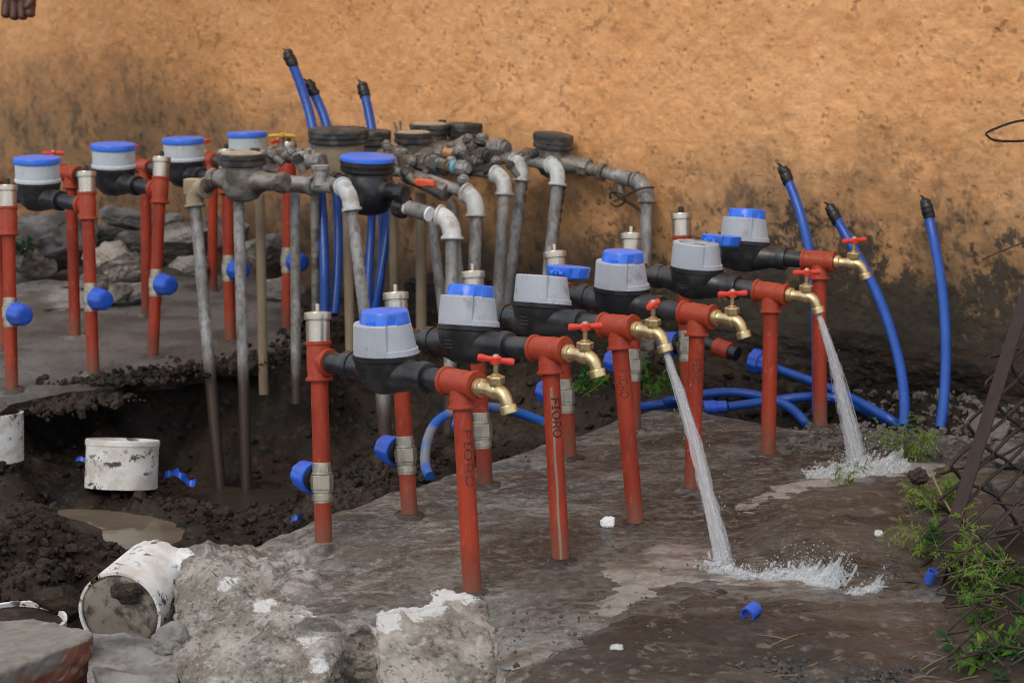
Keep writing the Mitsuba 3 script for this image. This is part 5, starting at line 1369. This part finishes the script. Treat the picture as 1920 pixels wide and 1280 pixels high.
for k in range(20):
    c = G(1640 + rg.normal() * 110, 1235 + rg.normal() * 22, .014); a = rg.uniform(-.5, .9); L = rg.uniform(.012, .045); w = np.array([math.cos(a), math.sin(a), rg.normal() * .08]) * L
    ms.append(tube(spline([c - w, c + [0, 0, .003], c + w], 6), [.0003, .0008, .0009, .0008, .0007, .0003], 5))
scene['straw'] = mikit.ply(cat(*ms), 'm_straw', smooth=50)
labels['straw'] = {'label': 'dry straw scattered on the mud at the bottom right', 'category': 'straw', 'kind': 'stuff'}

# ------------------------------------------------------------------ fence of rusty mesh on a leaning post
t = thing('wire_fence', 'rusty chain link mesh on a leaning angle iron post at the right edge', 'fence')
A, Bp = PX(1925, 540, 3.02), PX(1752, 1085, 2.86); pu = unit(Bp - A); Lp = np.linalg.norm(Bp - A)
fd = unit([.62, .55, 0.03])                      # along the mesh, away from the post
sh = np.array([[-.014, 0], [.014, 0], [.014, .003], [-.011, .003], [-.011, .026], [-.014, .026]])
pm = trimesh.creation.extrude_polygon(shapely.Polygon(sh), Lp + .1, engine='earcut')
part(t, 'post', at(pm, frame(A, pu, fd)), 'm_rust', smooth=False)
cell = .056; rg = np.random.default_rng(20)
qn = unit(np.cross(fd, pu))
Hn, Wn = 13, 9
def fp(u_, v_):                                  # sagging sheet: u_ along the mesh, v_ down the post
    k = meshkit.fbm(np.array([[u_ * 4, v_ * 4, 0.]]), 3, 77)[0] - .5
    k2 = meshkit.fbm(np.array([[u_ * 9, v_ * 9, 5.]]), 2, 78)[0] - .5
    return A + pu * (.12 + v_ + .06 * k + .025 * k2 + .10 * u_) + fd * (u_ + .03 * k2) + qn * (.05 * k + .018)
for w in range(Wn):
    pts = []
    for r_ in range(Hn * 2 + 1):
        z_ = ((r_ + w) % 2)
        pts.append(fp(cell * (w + z_ * 1.04) - .012, r_ * cell * .62))
    # rounded corners, weaving in and out
    P = []
    for r_ in range(len(pts) - 1):
        a_, b_ = pts[r_], pts[r_ + 1]
        for s_ in (.10, .5, .90): P.append(a_ + (b_ - a_) * s_ + qn * .0024 * (1 if (r_ % 2) else -1) * math.sin(math.pi * s_))
    part(t, 'wire', tube(P, .0034, 7), 'm_wire', smooth=60)
def fq(u_, v_):                                  # the mesh that has come down in front of the post
    a_ = PX(1752, 1010, 2.88) * (1 - u_) + PX(2010, 900, 2.86) * u_; b_ = PX(1795, 1330, 2.42) * (1 - u_) + PX(2040, 1320, 2.42) * u_
    k = meshkit.fbm(np.array([[u_ * 2.2, v_ * 3, 3.]]), 3, 79)[0] - .5
    q_ = a_ * (1 - v_) + b_ * v_
    return q_ + np.array([.03 * k, .03 * k, max(.03 - q_[2], 0) + .10 * (k + .3)]) + .035 * (meshkit.fbm(np.array([[u_ * 6, v_ * 7, 9.]]), 2, 81)[0] - .5) * np.array([1.2, .6, .6])
for w in range(5):
    P = []
    pts = [fq((w + ((r_ + w) % 2) * 1.04) / 5.0, r_ / 14) for r_ in range(15)]
    for r_ in range(14):
        for s_ in (.10, .5, .90): P.append(pts[r_] + (pts[r_ + 1] - pts[r_]) * s_ + np.array([0, .0024, 0]) * (1 if (r_ % 2) else -1) * math.sin(math.pi * s_))
    part(t, 'wire', tube(P, .0022, 7), 'm_wire', smooth=60)
for v_ in (.02, .22, .44):
    part(t, 'line_wire', tube([fp(u_, v_) + qn * .004 + np.array([0, 0, .003 * math.sin(u_ * 30)]) for u_ in np.linspace(-.03, .50, 30)], .0026, 7), 'm_wire', smooth=60)
single('wire_loop', tube(spline([PX(1985, 238, 2.95), PX(1950, 228, 2.95), PX(1920, 226, 2.95), PX(1888, 233, 2.94), PX(1857, 245, 2.94), PX(1849, 251, 2.94), PX(1856, 259, 2.94), PX(1872, 264, 2.95), PX(1920, 264, 2.96), PX(1990, 263, 2.98), PX(2060, 330, 3.0), PX(2080, 560, 3.05)], 80), .0021, 8), 'm_rust', 'loop of thin brown wire at the right edge in front of the orange wall', 'wire', smooth=60)
single('wire_strand', tube(spline([PX(1842, 487, 3.0), PX(1870, 474, 2.98), PX(1900, 462, 2.98), PX(1935, 452, 2.98), PX(1990, 500, 3.0)], 40), .0011, 6), 'm_rust', 'very thin wire strand rising to the right edge in front of the stained wall', 'wire', smooth=60)

# ------------------------------------------------------------------ weeds
def leaf_mesh(o, d, up, L, w, fold=.2):
    d = unit(d); sd = np.cross(d, up); sd = unit(sd if np.linalg.norm(sd) > 1e-3 else np.cross(d, [1, 0, .1])); nn = np.cross(sd, d)
    v = [o, o + d * L * .35 + sd * w * .5 + nn * fold * w, o + d * L * .35 - sd * w * .5 + nn * fold * w, o + d * L * .35, o + d * L * .75 + sd * w * .3 - nn * .1 * L, o + d * L * .75 - sd * w * .3 - nn * .1 * L, o + d * L * .75 - nn * .12 * L, o + d * L - nn * .25 * L]
    f = [(0, 3, 1), (0, 2, 3), (1, 3, 6), (1, 6, 4), (3, 2, 5), (3, 5, 6), (4, 6, 7), (6, 5, 7)]
    return np.array(v), np.array(f)


def weed(label, roots, height, n_stem, seed, leaf=('m_leaf',), Lf=.018, wf=.005, dense=9, spread=.5, lean=(0, 0, 0), group=None, name='weed', feather=True):
    rg = np.random.default_rng(seed)
    t = thing(name, label, 'plant', group)
    stems = []; LV = {k: ([], [], 0) for k in leaf}
    LV = {k: [[], [], 0] for k in leaf}
    def add_leaf(mat, *a):
        v, f = leaf_mesh(*a); s_ = LV[mat]; s_[0].append(v); s_[1].append(f + s_[2]); s_[2] += len(v)
    for k in range(n_stem):
        r0 = np.asarray(roots[k % len(roots)]) + rg.normal(size=3) * [.008, .008, 0]
        dirv = unit(np.array([rg.normal() * spread, rg.normal() * spread, 1]) + np.asarray(lean))
        h = height * rg.uniform(.55, 1.1)
        p = spline([r0, r0 + dirv * h * .5 + rg.normal(size=3) * .006, r0 + dirv * h + rg.normal(size=3) * .012 - np.array([0, 0, .1 * h])], 14)
        stems.append(tube(p, np.linspace(.0013, .0005, 14), 5))
        mat = leaf[rg.integers(len(leaf))]
        for i in range(2, 14):
            for side in (-1, 1):
                if rg.random() > dense / 12: continue
                tdir = unit(p[min(13, i + 1)] - p[i - 1])
                ld = unit(np.cross(tdir, unit(rg.normal(size=3))) * 1.0 + tdir * .6)
                if feather:                       # a frond of thin leaflets
                    L = Lf * rg.uniform(1.2, 2.4)
                    q = [p[i] + ld * L * s_ - np.array([0, 0, .25 * L * s_ * s_]) for s_ in np.linspace(0, 1, 5)]
                    stems.append(tube(q, np.linspace(.0006, .0003, 5), 4))
                    for m_ in range(1, 5):
                        for sg in (-1, 1):
                            sv = unit(np.cross(ld, [0, 0, 1]) * sg + ld * .7 + rg.normal(size=3) * .25)
                            add_leaf(mat, q[m_], sv, np.array([0, 0, 1.0]), Lf * rg.uniform(.5, 1.0), wf * rg.uniform(.6, 1.1))
                else:
                    add_leaf(mat, p[i], ld, unit(np.array([0, 0, 1]) + rg.normal(size=3) * .4), Lf * rg.uniform(.7, 1.4), wf * rg.uniform(.7, 1.3))
    part(t, 'stem', cat(*stems), 'm_stem', smooth=60)
    for k in leaf:
        if LV[k][0]: part(t, 'foliage', trimesh.Trimesh(np.vstack(LV[k][0]), np.vstack(LV[k][1]), process=False), k, smooth=False)
    return t


GW = 'feathery green weeds'
weed('light feathery weed at the foot of the curved blue pipe', [G(1690, 865)], .10, 6, 31, ('m_leaf_light', 'm_leaf'), .014, .0035, 7, .45, group=GW)
weed('thin feathery weed standing in the far wash water', [G(1592, 912)], .05, 3, 37, ('m_leaf_light',), .009, .0028, 6, .4, group=GW)
weed('feathery weed with a brown head right of the far splash', [G(1765, 975)], .09, 6, 32, ('m_leaf', 'm_leaf_light'), .013, .0036, 8, .5, (-.3, 0, 0), group=GW)
single('seed_head', rock(PX(1722, 893, 3.02), (.032, .03, .03), 410, sub=3, amp=.5), 'm_rust', 'brown dry seed head on the weed right of the far splash', 'seed head')
weed('pale feathery weed hanging over the mud bank, left of the fence post', [G(1785, 1040), G(1800, 1060)], .13, 6, 33, ('m_leaf_light', 'm_leaf'), .013, .0034, 7, .6, (-.9, 0, 0), group=GW)
weed('bushy weed growing up the foot of the leaning fence post', [G(1800, 1085), G(1775, 1062)], .12, 5, 34, ('m_leaf', 'm_leaf_light', 'm_leaf_dark'), .013, .0045, 8, .45, (-.1, 0, 0), group=GW)
weed('leafy weed behind the lower wire mesh at the right edge', [G(1880, 1120), G(1840, 1100), G(1925, 1100)], .12, 9, 35, ('m_leaf', 'm_leaf_dark', 'm_leaf_dark'), .018, .0080, 9, .7, group='leafy weeds by the fence', feather=False)
weed('leafy weed in the bottom right corner below the mesh', [G(1870, 1275), G(1830, 1235), G(1915, 1240), G(1880, 1190), G(1930, 1290)], .10, 24, 36, ('m_leaf', 'm_leaf_dark', 'm_leaf_dark'), .017, .0085, 9, .9, group='leafy weeds by the fence', feather=False)
weed('feathery weed trailing in front of the lower mesh', [G(1810, 1150), G(1850, 1170), G(1800, 1110)], .12, 6, 44, ('m_leaf_light', 'm_leaf', 'm_leaf'), .013, .0042, 8, .5, (.2, 0, 0), group=GW)
weed('bright green sprout at the bottom, right of the mud', [G(1815, 1262), G(1835, 1240)], .045, 8, 38, ('m_leaf_light', 'm_leaf'), .014, .0065, 9, .8, group='leafy weeds by the fence', feather=False)
weed('small weed in the trench left of the third tap pipe', [PX(1100, 742, 3.95), PX(1080, 735, 4.0)], .07, 8, 39, ('m_leaf', 'm_leaf_dark'), .018, .009, 9, .8, group='small weeds in the trench', feather=False)
weed('small weed in the trench behind the near stream of water', [PX(1222, 742, 4.0), PX(1205, 735, 4.05)], .09, 10, 40, ('m_leaf', 'm_leaf_dark'), .018, .009, 9, .7, group='small weeds in the trench', feather=False)
weed('small weed on the rubble at the left edge', [PX(42, 478, 5.4)], .07, 7, 42, ('m_leaf_dark',), .020, .008, 9, .7, group='small weeds in the trench', feather=False)
t = thing('broad_leaf', 'broad dark green leaf hanging over the mud at the right', 'leaf')
v, f = leaf_mesh(PX(1800, 1145, 2.72), PX(1755, 1225, 2.66) - PX(1800, 1145, 2.72), np.array([.2, -.4, .9]), .075, .030, .12)
part(t, 'blade', trimesh.Trimesh(v, f, process=False), 'm_leaf_dark', smooth=False)
single('weed_stalk', cat(*[tube(spline([PX(1745, 880, 3.0), PX(1775, 945, 2.93), PX(1800, 985, 2.88), PX(1835, 1050, 2.85)], 20), .0022, 6), tube(spline([PX(1800, 985, 2.88), PX(1860, 1030, 2.84), PX(1925, 1120, 2.82)], 16), .0018, 6)]), 'm_straw', 'pale woody stalk leaning across the fence post', 'stalk', smooth=60)

# ------------------------------------------------------------------ the person beyond the left edge, whose hand hangs into the picture
def bones(spec, edge=.012):
    parts = []
    for (a, ra), (b, rb) in spec:
        s1 = manifold3d.Manifold.sphere(ra, 20).translate(list(map(float, a))); s2 = manifold3d.Manifold.sphere(rb, 20).translate(list(map(float, b)))
        parts.append(manifold3d.Manifold.batch_hull([s1, s2]))
    m = parts[0]
    for p in parts[1:]: m = m + p
    m = m.refine_to_length(edge); o = m.to_mesh()
    tm = trimesh.Trimesh(np.array(o.vert_properties)[:, :3], np.array(o.tri_verts)); tm.merge_vertices()
    trimesh.smoothing.filter_taubin(tm, iterations=12)
    return tm


HD = PX(36, 8, 4.9)                              # middle of the fist
bx = HD + np.array([-.30, .02, 0]); bx[2] = 0      # between the feet
t = thing('person', 'person standing beyond the left edge, only a dark closed hand hanging into view', 'person')
J = lambda x, y, z: bx + np.array([x, y, z])
wr = HD + np.array([-.004, 0, .075]); el = J(.265, .02, 1.12); sh_ = J(.19, 0, 1.40)
fist = [((wr, .027), (HD + [0, 0, .03], .034)), ((HD + [-.026, 0, .025], .022), (HD + [.026, 0, .022], .022)), ((HD + [-.030, 0, .0], .020), (HD + [.030, 0, .0], .019))]
fing = []
for k, xo in enumerate((-.033, -.011, .011, .032)):
    l_ = (.024, .030, .029, .022)[k]
    kn = HD + np.array([xo, -.016, -.004]); mid_ = kn + np.array([xo * .08, -.010, -l_]); tip = mid_ + np.array([0, .026, -.002]); end = tip + np.array([0, .004, .018])
    fing += [((HD + [xo * .8, -.010, .03], .0135), (kn, .0125)), ((kn, .0125), (mid_, .0112)), ((mid_, .0112), (tip, .0105)), ((tip, .0105), (end, .0095))]
fing += [((HD + [.030, -.004, .045], .0145), (HD + [.044, -.016, .016], .0125)), ((HD + [.044, -.016, .016], .0125), (HD + [.030, -.028, -.006], .0108))]
body = [((wr, .027), (el, .040)), ((el, .041), (sh_, .050)), ((J(0, 0, 1.47), .055), (J(0, 0, 1.56), .052)), ((J(0, 0, 1.42), .07), (J(0, 0, 1.48), .056)), ((J(0, -.01, 1.63), .078), (J(0, .01, 1.68), .092)), ((J(0, -.055, 1.585), .045), (J(0, -.02, 1.66), .08)),
        ((J(0, -.098, 1.645), .008), (J(0, -.112, 1.615), .013)), ((J(-.088, .01, 1.64), .018), (J(-.09, .012, 1.665), .020)), ((J(.088, .01, 1.64), .018), (J(.09, .012, 1.665), .020)),
        ((J(-.19, 0, 1.40), .05), (J(-.26, .02, 1.12), .041)), ((J(-.26, .02, 1.12), .04), (J(-.29, -.01, .88), .027)), ((J(-.29, -.01, .86), .032), (J(-.29, -.015, .80), .030)),
        ((sh_, .055), (J(-.19, 0, 1.40), .055)), ((J(0, 0, 1.38), .11), (J(0, 0, 1.05), .12)), ((J(-.09, 0, .92), .085), (J(-.10, 0, .5), .058)), ((J(.09, 0, .92), .085), (J(.10, 0, .5), .058)), ((J(0, 0, 1.05), .12), (J(0, 0, .95), .13)),
        ((J(-.10, 0, .5), .055), (J(-.10, .02, .08), .042)), ((J(.10, 0, .5), .055), (J(.10, .02, .08), .042)), ((J(-.10, .02, .045), .042), (J(-.11, -.15, .03), .032)), ((J(.10, .02, .045), .042), (J(.11, -.15, .03), .032))]
scene[t + '__body'] = mikit.ply(bones(body + fist + fing, .007), 'm_skin', smooth=True)
cl = [((wr + [0, 0, .012], .034), (el, .052)), ((el, .052), (sh_, .064)), ((sh_, .066), (J(-.19, 0, 1.40), .066)), ((J(-.19, 0, 1.40), .064), (J(-.26, .02, 1.12), .053)), ((J(-.26, .02, 1.12), .052), (J(-.288, -.008, .90), .036)), ((J(0, 0, 1.40), .13), (J(0, 0, .98), .15)), ((J(-.07, 0, 1.38), .11), (J(-.06, 0, 1.0), .12)), ((J(.07, 0, 1.38), .11), (J(.06, 0, 1.0), .12))]
scene[t + '__shirt'] = mikit.ply(bones(cl, .02), 'm_shirt', smooth=True)
scene[t + '__trousers'] = mikit.ply(bones([((J(-.09, 0, .93), .105), (J(-.10, 0, .5), .078)), ((J(.09, 0, .93), .105), (J(.10, 0, .5), .078)), ((J(-.10, 0, .5), .078), (J(-.10, .02, .10), .064)), ((J(.10, 0, .5), .078), (J(.10, .02, .10), .064)), ((J(-.06, 0, .97), .13), (J(.06, 0, .97), .13))], .02), 'm_trousers', smooth=True)
scene[t + '__hair'] = mikit.ply(bones([((J(0, .02, 1.67), .092), (J(0, .012, 1.695), .094))], .02), 'm_hair', smooth=True)
